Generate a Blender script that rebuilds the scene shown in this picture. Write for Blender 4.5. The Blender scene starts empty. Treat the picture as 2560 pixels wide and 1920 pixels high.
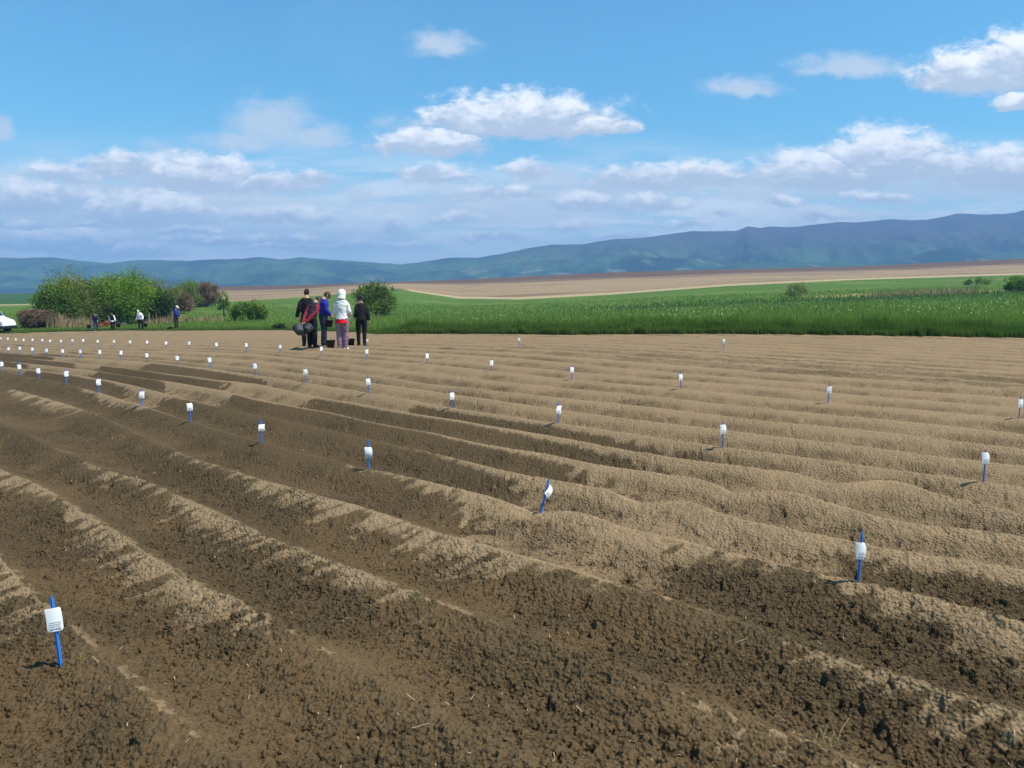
import bpy, bmesh, math, random
import numpy as np
from mathutils import Vector, Matrix, Euler

rng = np.random.default_rng(7)
random.seed(7)
scn = bpy.context.scene
COL = scn.collection

# ------------------------------------------------------------------ camera
CAM_H = 1.7
FPX = 2000.0                       # focal length in pixels of a 2560 px wide frame
PIT = math.atan(243 / 2000.0)      # camera looks this far below the horizon
cam_d = bpy.data.cameras.new('camera')
cam_d.sensor_width = 36.0
cam_d.lens = 36.0 * FPX / 2560.0
cam_d.clip_start = 0.05
cam_d.clip_end = 20000
cam = bpy.data.objects.new('camera', cam_d)
COL.objects.link(cam)
cam.location = (0, 0, CAM_H)
cam.rotation_euler = (math.pi / 2 - PIT, 0, 0)
scn.camera = cam

# ------------------------------------------------------------------ light
SUN_EL = math.radians(60)
SUN_AZ = math.radians(106)         # clockwise from +Y: the sun stands to the right, a little behind the camera
sd = Vector((math.sin(SUN_AZ) * math.cos(SUN_EL), math.cos(SUN_AZ) * math.cos(SUN_EL), math.sin(SUN_EL)))
sl = bpy.data.lights.new('sun', 'SUN')
sl.energy = 5.0
sl.angle = math.radians(0.5)
sl.color = (1.0, 0.95, 0.87)
so = bpy.data.objects.new('sun', sl)
COL.objects.link(so)
so.rotation_euler = sd.to_track_quat('Z', 'Y').to_euler()

scn.view_settings.view_transform = 'Standard'
scn.view_settings.look = 'None'
scn.view_settings.gamma = 1
scn.view_settings.exposure = 0.5
scn.render.resolution_x = 1024
scn.render.resolution_y = 768


class NT:
    """small helper for building node trees"""
    def __init__(self, tree):
        self.t = tree
        self.n = tree.nodes
        self.l = tree.links

    def node(self, kind, **kw):
        nd = self.n.new(kind)
        for k, v in kw.items():
            setattr(nd, k, v)
        return nd

    def put(self, sock, v):
        if isinstance(v, bpy.types.NodeSocket):
            self.l.new(v, sock)
        elif isinstance(v, (int, float)) or v is None:
            if v is not None:
                sock.default_value = v
        else:
            v = tuple(v)
            if len(sock.default_value) == 4 and len(v) == 3:
                v = v + (1,)
            sock.default_value = v

    def math(self, op, a, b=None, c=None, clamp=False):
        nd = self.node('ShaderNodeMath', operation=op)
        nd.use_clamp = clamp
        for i, v in enumerate((a, b, c)):
            if v is not None:
                self.put(nd.inputs[i], v)
        return nd.outputs[0]

    def vmath(self, op, a, b=None, c=None):
        nd = self.node('ShaderNodeVectorMath', operation=op)
        for i, v in enumerate((a, b, c)):
            if v is not None:
                self.put(nd.inputs[i], v)
        return nd.outputs['Value'] if op in ('LENGTH', 'DOT_PRODUCT', 'DISTANCE') else nd.outputs[0]

    def mix(self, f, a, b, blend='MIX'):
        nd = self.node('ShaderNodeMix', data_type='RGBA', blend_type=blend)
        self.put(nd.inputs[0], f)
        self.put(nd.inputs[6], a)
        self.put(nd.inputs[7], b)
        return nd.outputs[2]

    def mixf(self, f, a, b):
        nd = self.node('ShaderNodeMix', data_type='FLOAT')
        self.put(nd.inputs[0], f)
        self.put(nd.inputs[2], a)
        self.put(nd.inputs[3], b)
        return nd.outputs[0]

    def ramp(self, v, a, b, c=0.0, d=1.0, kind='SMOOTHSTEP'):
        nd = self.node('ShaderNodeMapRange', interpolation_type=kind)
        for i, x in enumerate((v, a, b, c, d)):
            self.put(nd.inputs[i], x)
        return nd.outputs[0]

    def noise(self, vec, scale, detail=4, rough=0.55, dist=0.0, lac=2.0):
        nd = self.node('ShaderNodeTexNoise')
        if vec is not None:
            self.put(nd.inputs['Vector'], vec)
        nd.inputs['Scale'].default_value = scale
        nd.inputs['Detail'].default_value = detail
        nd.inputs['Roughness'].default_value = rough
        nd.inputs['Distortion'].default_value = dist
        nd.inputs['Lacunarity'].default_value = lac
        return nd.outputs['Fac']

    def voro(self, vec, scale, feature='F1'):
        nd = self.node('ShaderNodeTexVoronoi', feature=feature)
        self.put(nd.inputs['Vector'], vec)
        nd.inputs['Scale'].default_value = scale
        return nd.outputs['Distance']

    def comb(self, x, y, z):
        nd = self.node('ShaderNodeCombineXYZ')
        for i, v in enumerate((x, y, z)):
            self.put(nd.inputs[i], v)
        return nd.outputs[0]

    def sep(self, v):
        nd = self.node('ShaderNodeSeparateXYZ')
        self.put(nd.inputs[0], v)
        return nd.outputs


def px_dir(px, py):
    """direction (x/y, z/y) seen at a pixel of the 2560x1920 photograph"""
    a = (px - 1280) / FPX
    b = -(py - 960) / FPX
    y = math.cos(PIT) + b * math.sin(PIT)
    z = -math.sin(PIT) + b * math.cos(PIT)
    return a / y, z / y


# ------------------------------------------------------------------ sky with clouds
world = bpy.data.worlds.new('World')
scn.world = world
world.use_nodes = True
W = NT(world.node_tree)
W.n.clear()
sky = W.node('ShaderNodeTexSky', sky_type='NISHITA')
sky.sun_disc = False
sky.sun_elevation = SUN_EL
sky.sun_rotation = SUN_AZ
sky.altitude = 400
sky.air_density = 1.1
sky.dust_density = 0.6
sky.ozone_density = 1.6
SKY_K = 0.106
hsv = W.node('ShaderNodeHueSaturation')
hsv.inputs['Hue'].default_value = 0.492
hsv.inputs['Saturation'].default_value = 1.12
hsv.inputs['Value'].default_value = 1.0
W.put(hsv.inputs['Color'], sky.outputs[0])
skyc = W.vmath('MULTIPLY', hsv.outputs[0], (SKY_K * 0.55, SKY_K * 0.98, SKY_K * 1.12))
tc = W.node('ShaderNodeTexCoord')
gx, gy, gz = W.sep(tc.outputs['Generated'])
ysafe = W.math('MAXIMUM', gy, 0.05)
pa = W.math('DIVIDE', gx, ysafe)
pb = W.math('DIVIDE', gz, ysafe)
P = W.comb(pa, pb, 0.0)
big = W.noise(W.vmath('MULTIPLY', P, (5, 12, 1)), 1.6, 6, 0.6)
wv = W.node('ShaderNodeTexNoise')
W.put(wv.inputs['Vector'], W.vmath('MULTIPLY', P, (1.0, 1.7, 1)))
wv.inputs['Scale'].default_value = 22
wv.inputs['Detail'].default_value = 7
wv.inputs['Roughness'].default_value = 0.62
wcol = W.vmath('SUBTRACT', wv.outputs['Color'], (0.5, 0.5, 0.5))
Pw = W.vmath('MULTIPLY_ADD', wcol, (0.038, 0.024, 0.0), P)
fine = W.noise(W.vmath('MULTIPLY', P, (1.0, 1.9, 1)), 34, 8, 0.62, 0.3)
finec = W.math('SUBTRACT', fine, 0.5)
# px, py, rx, ry, weight (weight below 1 = thin)
CL_BRIGHT = [
 (2440,178,120,48,1),(2560,150,130,58,1),(2545,250,60,22,.9),
 (1300,290,190,48,1),(1180,300,90,40,.9),(1460,310,110,26,.9),(1075,357,105,30,1),
 (500,432,120,38,1.05),(640,455,150,28,.8),(790,440,70,24,.7),(300,408,130,34,.75),(160,430,120,30,.7),
 (370,522,150,36,1),(80,490,130,40,.9),(690,535,130,24,.85),(800,540,60,24,.75),
 (120,602,190,32,.95),(330,622,120,20,.8),(640,598,260,16,.8),(870,610,130,18,.75),
 (1085,432,95,24,.85),(1310,420,70,28,.75),(1620,440,150,34,.8),(1760,432,110,30,.85),
 (2080,425,170,40,1),(2210,392,120,52,1.1),(2320,410,90,34,.95),(2490,418,150,44,1),
 (1450,500,90,24,.85),(1620,505,110,28,.8),(1260,478,150,22,.7),(2200,492,110,20,.75),(2060,535,70,20,.75),
 (1800,528,50,16,.7),(985,562,36,22,.8),(1230,588,120,18,.7),(1560,590,140,14,.6),(60,560,90,16,.75),(230,560,70,14,.7),(470,575,90,14,.75),(720,615,120,14,.8),(1010,610,90,14,.7),(1420,560,90,16,.7),(1130,540,80,18,.75),(1700,560,80,14,.7),(1960,500,60,18,.75),(2470,540,110,14,.7),
]
CL_FAINT = [
 (1105,103,60,26,1),(1850,214,75,20,1),(2130,157,105,22,1),(1545,305,50,18,1),
 (680,300,90,46,1),(790,338,55,22,1.1),(600,350,110,26,.8),(5,318,30,26,1),(2375,372,40,16,.9),
 (440,400,130,40,.9),(900,482,50,18,.8),(300,470,260,26,.8),(560,500,300,22,.8),(1500,460,300,44,.9),(1650,455,230,34,.9),(2000,460,260,36,.9),(2450,460,160,34,.9),(560,462,240,36,.9),(200,455,240,36,.8),(120,540,240,34,.9),(420,565,260,34,.9),(760,580,220,28,.9),(1280,520,260,34,.9),(1150,480,180,34,.8),(1040,300,160,50,.55),(2080,530,260,26,.8),
 (1900,480,300,26,.8),(2300,470,260,20,.8),(1200,520,330,24,.8),(2250,440,320,22,.9),
]


def cloud_field(lst, flat, grow):
    D = None
    V = None
    for (px, py, rx, ry, w) in lst:
        a, b = px_dir(px, py + ry * 0.35)
        sx, sy = FPX / (rx * 1.25), FPX / (ry * 1.45)
        q = W.vmath('MULTIPLY_ADD', Pw, (sx, sy, 0), (-a * sx, -b * sy, 0))
        s = W.sep(q)
        yy = W.math('MAXIMUM', s[1], W.math('MULTIPLY', s[1], -flat))
        ln = W.vmath('LENGTH', W.comb(s[0], yy, 0))
        d = W.math('SUBTRACT', w * grow, ln)
        if D is None:
            D, V = d, s[1]
        else:
            V = W.mixf(W.math('GREATER_THAN', d, D), V, s[1])
            D = W.math('MAXIMUM', D, d)
    return D, V


front = W.ramp(gy, 0.1, 0.3)
Df, Vf = cloud_field(CL_FAINT, 1.3, 1.42)
Db, Vb = cloud_field(CL_BRIGHT, 1.8, 1.30)
# thin streaks and haze low over the hills
low = W.ramp(pb, 0.08, 0.20, 1.0, 0.0)
streak = W.noise(W.vmath('MULTIPLY', P, (4.0, 26.0, 1)), 1.3, 7, 0.62, 0.6)
Ds = W.math('MULTIPLY', W.ramp(streak, 0.38, 0.60), low)
wisp = W.noise(W.vmath('MULTIPLY', P, (1.5, 4.2, 1)), 1.5, 6, 0.6, 0.8)
wispa = W.math('MULTIPLY', W.ramp(wisp, 0.42, 0.75), 0.22)
lift = W.math('MULTIPLY', wispa, W.ramp(pa, 0.2, -0.45))
c1 = W.mix(W.math('ADD', lift, 0.04), W.mix(W.math('MULTIPLY', W.ramp(pb, 0.05, 0.20, 1.0, 0.0), 0.62), skyc, (0.58, 0.65, 0.72)), (0.22, 0.46, 0.66))
c2 = W.mix(W.math('MULTIPLY', Ds, 0.85), c1, (0.76, 0.79, 0.82))
af = W.math('MULTIPLY', W.ramp(W.math('MULTIPLY_ADD', finec, 1.5, Df), 0.05, 1.1), 0.75)
c3 = W.mix(W.math('MULTIPLY', af, front), c2, (0.52, 0.58, 0.65))
ab = W.ramp(W.math('MULTIPLY_ADD', finec, 1.45, Db), 0.0, 0.60)
sh = W.ramp(W.math('MULTIPLY_ADD', finec, 2.6, W.math('MULTIPLY_ADD', Db, -0.10, Vb)), -0.30, 0.95)
ccol = W.mix(sh, (0.44, 0.50, 0.59), (0.88, 0.88, 0.89))
c4 = W.mix(W.math('MULTIPLY', W.math('MULTIPLY', ab, front), 0.95), c3, ccol)
bg = W.node('ShaderNodeBackground')
W.put(bg.inputs[0], c4)
bg.inputs[1].default_value = 1.0
wo = W.node('ShaderNodeOutputWorld')
W.l.new(bg.outputs[0], wo.inputs[0])
world.cycles.sampling_method = 'MANUAL'
world.cycles.sample_map_resolution = 512


# ------------------------------------------------------------------ helpers
def tag(o, label=None, cat=None, group=None, kind=None):
    if label: o['label'] = label
    if cat: o['category'] = cat
    if group: o['group'] = group
    if kind: o['kind'] = kind
    return o


def empty(name, loc, rz=0.0, label=None, cat=None, group=None):
    o = bpy.data.objects.new(name, None)
    o.empty_display_size = 0.2
    COL.objects.link(o)
    o.location = loc
    o.rotation_euler = (0, 0, rz)
    return tag(o, label, cat, group)


def fast_mesh(name, V, Fq, mat, parent=None, attrs=None, smooth=False):
    """V (n,3) float, Fq (m,k) int with constant k"""
    me = bpy.data.meshes.new(name)
    V = np.asarray(V, np.float32)
    Fq = np.asarray(Fq, np.int32)
    k = Fq.shape[1]
    me.vertices.add(len(V))
    me.vertices.foreach_set('co', V.ravel())
    me.loops.add(Fq.size)
    me.loops.foreach_set('vertex_index', Fq.ravel())
    me.polygons.add(len(Fq))
    me.polygons.foreach_set('loop_start', np.arange(0, Fq.size, k, dtype=np.int32))
    me.polygons.foreach_set('loop_total', np.full(len(Fq), k, np.int32))
    me.polygons.foreach_set('use_smooth', np.full(len(Fq), smooth, bool))
    for an, arr in (attrs or {}).items():
        arr = np.asarray(arr, np.float32)
        if arr.ndim == 1:
            at = me.attributes.new(an, 'FLOAT', 'POINT')
            at.data.foreach_set('value', arr)
        else:
            at = me.attributes.new(an, 'FLOAT_COLOR', 'POINT')
            if arr.shape[1] == 3:
                arr = np.concatenate([arr, np.ones((len(arr), 1), np.float32)], 1)
            at.data.foreach_set('color', arr.ravel())
    me.update(calc_edges=True)
    if mat: me.materials.append(mat)
    o = bpy.data.objects.new(name, me)
    COL.objects.link(o)
    if parent is not None: o.parent = parent
    return o


class MB:
    """collects simple solids; build() links them as ONE mesh object"""
    def __init__(self):
        self.v, self.f, self.m = [], [], []

    def add(self, V, F, mi=0):
        b = len(self.v)
        self.v += [tuple(p) for p in V]
        self.f += [tuple(i + b for i in f) for f in F]
        self.m += [mi] * len(F)

    def tube(self, pts, rad, n=12, cap=True, mi=0, flat=None):
        """pts list of Vectors, rad list of r or (rx,ry); side axis kept near `flat`"""
        pts = [Vector(p) for p in pts]
        V, F = [], []
        for i, p in enumerate(pts):
            if i == 0: d = pts[1] - pts[0]
            elif i == len(pts) - 1: d = pts[-1] - pts[-2]
            else: d = (pts[i + 1] - pts[i - 1])
            d = d.normalized() if d.length > 1e-9 else Vector((0, 0, 1))
            ref = Vector(flat) if flat is not None else (Vector((1, 0, 0)) if abs(d.x) < 0.9 else Vector((0, 1, 0)))
            a = (ref - d * ref.dot(d)).normalized()
            b = d.cross(a)
            r = rad[i] if isinstance(rad, (list, tuple)) else rad
            rx, ry = r if isinstance(r, (list, tuple)) else (r, r)
            for k in range(n):
                t = 2 * math.pi * k / n
                V.append(p + a * rx * math.cos(t) + b * ry * math.sin(t))
        for i in range(len(pts) - 1):
            for k in range(n):
                k2 = (k + 1) % n
                F.append((i * n + k, i * n + k2, (i + 1) * n + k2, (i + 1) * n + k))
        if cap:
            F.append(tuple(range(n - 1, -1, -1)))
            F.append(tuple((len(pts) - 1) * n + k for k in range(n)))
        self.add(V, F, mi)

    def ell(self, c, r, rot=None, seg=14, ring=9, mi=0):
        c = Vector(c)
        M = rot if rot is not None else Matrix.Identity(3)
        V, F = [], []
        V.append(c + M @ Vector((0, 0, r[2])))
        for i in range(1, ring):
            ph = math.pi * i / ring
            for k in range(seg):
                t = 2 * math.pi * k / seg
                V.append(c + M @ Vector((r[0] * math.sin(ph) * math.cos(t), r[1] * math.sin(ph) * math.sin(t), r[2] * math.cos(ph))))
        V.append(c + M @ Vector((0, 0, -r[2])))
        for k in range(seg):
            F.append((0, 1 + k, 1 + (k + 1) % seg))
        for i in range(ring - 2):
            for k in range(seg):
                a = 1 + i * seg
                F.append((a + k, a + seg + k, a + seg + (k + 1) % seg, a + (k + 1) % seg))
        a = 1 + (ring - 2) * seg
        e = len(V) - 1
        for k in range(seg):
            F.append((a + k, e, a + (k + 1) % seg))
        self.add(V, F, mi)

    def box(self, lo, hi, mi=0):
        x0, y0, z0_ = lo; x1, y1, z1 = hi
        V = [(x0, y0, z0_), (x1, y0, z0_), (x1, y1, z0_), (x0, y1, z0_), (x0, y0, z1), (x1, y0, z1), (x1, y1, z1), (x0, y1, z1)]
        F = [(0, 3, 2, 1), (4, 5, 6, 7), (0, 1, 5, 4), (1, 2, 6, 5), (2, 3, 7, 6), (3, 0, 4, 7)]
        self.add(V, F, mi)

    def lathe(self, prof, n=24, c=(0, 0, 0), M=None, mi=0):
        V, F = [], []
        M = M or Matrix.Identity(3)
        c = Vector(c)
        for (r, z) in prof:
            for k in range(n):
                t = 2 * math.pi * k / n
                V.append(c + M @ Vector((r * math.cos(t), r * math.sin(t), z)))
        for i in range(len(prof) - 1):
            for k in range(n):
                k2 = (k + 1) % n
                F.append((i * n + k, i * n + k2, (i + 1) * n + k2, (i + 1) * n + k))
        F.append(tuple(range(n - 1, -1, -1)))
        F.append(tuple((len(prof) - 1) * n + k for k in range(n)))
        self.add(V, F, mi)

    def mesh(self, name, mats):
        me = bpy.data.meshes.new(name)
        me.from_pydata([tuple(p) for p in self.v], [], self.f)
        for m in (mats if isinstance(mats, (list, tuple)) else [mats]):
            me.materials.append(m)
        me.polygons.foreach_set('material_index', self.m)
        me.update()
        return me

    def build(self, name, mats, parent=None, smooth=True, bevel=0.0):
        me = self.mesh(name, mats)
        bm = bmesh.new(); bm.from_mesh(me)
        bmesh.ops.recalc_face_normals(bm, faces=bm.faces)
        if bevel:
            bmesh.ops.bevel(bm, geom=list(bm.edges), offset=bevel, segments=2, affect='EDGES', profile=0.7)
        bm.to_mesh(me); bm.free()
        me.polygons.foreach_set('use_smooth', [smooth] * len(me.polygons))
        o = bpy.data.objects.new(name, me)
        COL.objects.link(o)
        if parent is not None: o.parent = parent
        return o

    def remesh(self, name, mat, parent=None, voxel=0.015, smooth=2, extra=None, wrinkle=0.0):
        """fuse the overlapping solids into one continuous surface"""
        me = self.mesh('tmp', mat)
        bm = bmesh.new(); bm.from_mesh(me)
        bmesh.ops.recalc_face_normals(bm, faces=bm.faces)
        bm.to_mesh(me); bm.free()
        o = bpy.data.objects.new('tmp', me)
        COL.objects.link(o)
        r = o.modifiers.new('r', 'REMESH'); r.mode = 'VOXEL'; r.voxel_size = voxel
        s = o.modifiers.new('s', 'SMOOTH'); s.iterations = smooth; s.factor = 0.5
        dg = bpy.context.evaluated_depsgraph_get()
        m2 = bpy.data.meshes.new_from_object(o.evaluated_get(dg))
        bpy.data.objects.remove(o)
        if wrinkle:
            co = np.empty(len(m2.vertices) * 3, np.float32); m2.vertices.foreach_get('co', co); co = co.reshape(-1, 3)
            no = np.empty(len(m2.vertices) * 3, np.float32); m2.vertices.foreach_get('normal', no); no = no.reshape(-1, 3)
            w = perlin(co[:, 0] * 9 + co[:, 2] * 6, co[:, 2] * 13 + co[:, 1] * 9, 5) + 0.5 * perlin(co[:, 1] * 22 + 3, co[:, 2] * 25 + co[:, 0] * 11, 6)
            co += no * (w * wrinkle)[:, None]
            m2.vertices.foreach_set('co', co.ravel())
        if extra is not None:
            bm = bmesh.new(); bm.from_mesh(m2)
            t = extra.mesh('t', mat); bm.from_mesh(t)
            bmesh.ops.recalc_face_normals(bm, faces=bm.faces)
            bm.to_mesh(m2); bm.free()
            bpy.data.meshes.remove(t)
        m2.name = name
        m2.materials.clear()
        for m in (mat if isinstance(mat, (list, tuple)) else [mat]): m2.materials.append(m)
        m2.polygons.foreach_set('use_smooth', [True] * len(m2.polygons))
        m2.update()
        q = bpy.data.objects.new(name, m2)
        COL.objects.link(q)
        if parent is not None: q.parent = parent
        return q


def mat(name, col, rough=0.8, spec=0.3, **kw):
    m = bpy.data.materials.new(name)
    m.use_nodes = True
    T = NT(m.node_tree)
    b = m.node_tree.nodes['Principled BSDF']
    tcn = T.node('ShaderNodeTexCoord')
    v = kw.get('var', 0.12); sc = kw.get('scale', 6)
    n = T.noise(tcn.outputs['Object'], sc, 4, 0.6)
    c = tuple(col)
    lo = tuple(x * (1 - v) for x in c); hi = tuple(min(1, x * (1 + v)) for x in c)
    T.put(b.inputs['Base Color'], T.mix(T.ramp(n, 0.35, 0.65), lo, hi))
    b.inputs['Roughness'].default_value = rough
    b.inputs['Specular IOR Level'].default_value = spec
    b.inputs['Metallic'].default_value = kw.get('metal', 0.0)
    if kw.get('bump'):
        bn = T.node('ShaderNodeBump')
        bn.inputs['Distance'].default_value = kw['bump']
        T.put(bn.inputs['Height'], T.noise(tcn.outputs['Object'], sc * 5, 4, 0.6))
        T.l.new(bn.outputs[0], b.inputs['Normal'])
    return m


# ---- numpy noise
def _hash(ix, iy, s):
    h = (ix.astype(np.int64) * 374761393 + iy.astype(np.int64) * 668265263 + s * 974634777) & 0x7fffffff
    h = ((h ^ (h >> 13)) * 1274126177) & 0x7fffffff
    h = ((h ^ (h >> 16)) * 2246822519) & 0x7fffffff
    return (h ^ (h >> 15)).astype(np.float32) / np.float32(0x7fffffff)


def perlin(x, y, s=0):
    x = np.asarray(x, np.float32); y = np.asarray(y, np.float32)
    ix = np.floor(x); iy = np.floor(y); fx = x - ix; fy = y - iy
    ux = fx * fx * fx * (fx * (fx * 6 - 15) + 10); uy = fy * fy * fy * (fy * (fy * 6 - 15) + 10)
    def g(dx, dy):
        a = _hash(ix + dx, iy + dy, s) * 6.2831853
        return np.cos(a) * (fx - dx) + np.sin(a) * (fy - dy)
    a, b, c, d = g(0, 0), g(1, 0), g(0, 1), g(1, 1)
    return (a + (b - a) * ux) * (1 - uy) + (c + (d - c) * ux) * uy


def fbm(x, y, s=0, o=4, r=0.5):
    t = 0; a = 1.0; n = 0
    for i in range(o):
        t = t + a * perlin(x * 2 ** i, y * 2 ** i, s + i * 17); n += a; a *= r
    return t / n * 1.6


def clods(x, y, cell, s, dens=1.0):
    """rounded lumps: height in units of cell, 0 between the lumps"""
    x = x / cell; y = y / cell
    ix = np.floor(x); iy = np.floor(y)
    out = np.zeros_like(x)
    for dx in (-1, 0, 1):
        for dy in (-1, 0, 1):
            jx = _hash(ix + dx, iy + dy, s); jy = _hash(ix + dx, iy + dy, s + 1); rr = _hash(ix + dx, iy + dy, s + 2)
            on = _hash(ix + dx, iy + dy, s + 3) < dens
            r = 0.28 + 0.42 * rr
            d2 = ((ix + dx + jx - x) ** 2 + (iy + dy + jy - y) ** 2) / (r * r)
            h = np.where(on, np.sqrt(np.clip(1 - d2, 0, 1)) * r * (0.5 + 0.7 * jy), 0)
            out = np.maximum(out, h)
    return out


def sstep(x, a, b):
    t = np.clip((x - a) / (b - a), 0, 1)
    return t * t * (3 - 2 * t)


# ------------------------------------------------------------------ terrain
UX, UY = -.7193, .6947             # direction of the ridges
NX, NY = .6947, .7193              # across the ridges, away from the camera
_g = np.linspace(-60, 220, 2801)
_k = np.exp(-.5 * (np.arange(-60, 61) / 20.) ** 2); _k /= _k.sum()


def _sm(X, Z):
    return np.convolve(np.pad(np.interp(_g, X, Z), 60, mode='edge'), _k, 'valid')


_gt = _sm([-50, 13, 22, 30, 38, 47, 55, 65, 80, 200], [0, 0, -.24, -.56, -.9, -1.2, -1.47, -1.7, -1.9, -2.2])
_gn = _sm([-50, 6.5, 10.5, 15, 20, 200], [0, 0, .12, .2, .22, .22])


def z_field(x, y):
    return np.interp(UX * x + UY * y, _g, _gt) + np.interp(NX * x + NY * y, _g, _gn)


EDGE = [(-60, 50), (-41.6, 52.6), (-34.8, 54.5), (-31.6, 56.0), (-27.5, 56.2), (-13.8, 47.5), (-8.7, 40.3), (-5.5, 32.6), (1.6, 27.2), (15.1, 23.7), (20.7, 22.7), (30, 21.5)]
_ea = np.array([e[0] / e[1] for e in EDGE]); _ey = np.array([e[1] for e in EDGE])


def y_edge(a):
    return np.interp(a, _ea, _ey)


# beyond the field: photo column -> (distance, photo row) of the land surface
BEY = [(-300, [(100, 790), (160, 772), (260, 752), (380, 742)]),
       (0, [(100, 785), (160, 764), (260, 748), (380, 735)]),
       (120, [(100, 783), (160, 762), (260, 746), (385, 732)]),
       (300, [(100, 780), (155, 759), (260, 744), (395, 725)]),
       (520, [(90, 779), (150, 757), (260, 735), (400, 717)]),
       (700, [(90, 780), (150, 747), (260, 729), (405, 714)]),
       (860, [(90, 788), (170, 735), (270, 719), (420, 709)]),
       (1000, [(90, 785), (210, 722), (290, 711), (430, 704)]),
       (1150, [(90, 783), (190, 745), (290, 716), (430, 699)]),
       (1300, [(90, 778), (170, 747), (280, 711), (430, 692)]),
       (1526, [(90, 769), (170, 735), (280, 704), (430, 681)]),
       (1820, [(90, 755), (180, 713), (280, 692), (430, 673)]),
       (2112, [(90, 745), (200, 699), (290, 683), (445, 667)]),
       (2560, [(90, 727), (215, 685), (300, 667), (450, 646)]),
       (3000, [(90, 708), (225, 670), (310, 648), (460, 626)])]
_ba = np.array([px_dir(c, 740)[0] for c, _ in BEY])
_bY = np.array([[p[0] for p in L] for _, L in BEY], float)
_bB = np.array([[px_dir(c, p[1])[1] for p in L] for c, L in BEY])


def beyond_tables(a):
    Y = np.stack([np.interp(a, _ba, _bY[:, i]) for i in range(4)])
    B = np.stack([np.interp(a, _ba, _bB[:, i]) for i in range(4)])
    return Y, B


def z_land(x, y):
    """height of the whole land surface"""
    x = np.asarray(x, float); y = np.asarray(y, float)
    ys = np.maximum(y, 1e-3)
    a = np.clip(x / ys, -1.6, 1.6)
    ye = y_edge(a)
    zf = z_field(x, y)
    ze = z_field(a * ye, ye)
    be = (ze - CAM_H) / ye
    Y, B = beyond_tables(a)
    s = np.log(ys)
    b = np.array(be)
    prevY, prevB = np.log(ye), be
    for i in range(4):
        ly = np.log(Y[i])
        w = np.clip((s - prevY) / (ly - prevY), 0, 1)
        b = np.where(s > prevY, prevB + (B[i] - prevB) * w, b)
        prevY, prevB = ly, B[i]
    z = CAM_H + b * ys
    # behind the crest the land falls into the valley
    over = np.clip((ys - Y[3]) / 500.0, 0, 1)
    zc = CAM_H + B[3] * Y[3]
    z = np.where(ys > Y[3], zc - (ys - Y[3]) * 0.035, z)
    return np.where(ys <= ye, zf, z)


def at(px, py, guess=None):
    """the point of the land surface seen at a photo pixel"""
    a, b = px_dir(px, py)
    Y = np.exp(np.linspace(math.log(2), math.log(460), 6000))
    g = (CAM_H + b * Y) - z_land(a * Y, Y)
    i = int(np.argmax(g <= 0)) if (g <= 0).any() else len(Y) - 1
    y = float(Y[i])
    return Vector((a * y, y, float(z_land(a * y, y))))


def on_land(x, y):
    return Vector((x, y, float(z_land(x, y))))


def at_y(px, y):
    """the point of the land surface at distance y in a photo column"""
    a = px_dir(px, 830)[0]
    return on_land(a * y, y)

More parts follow.
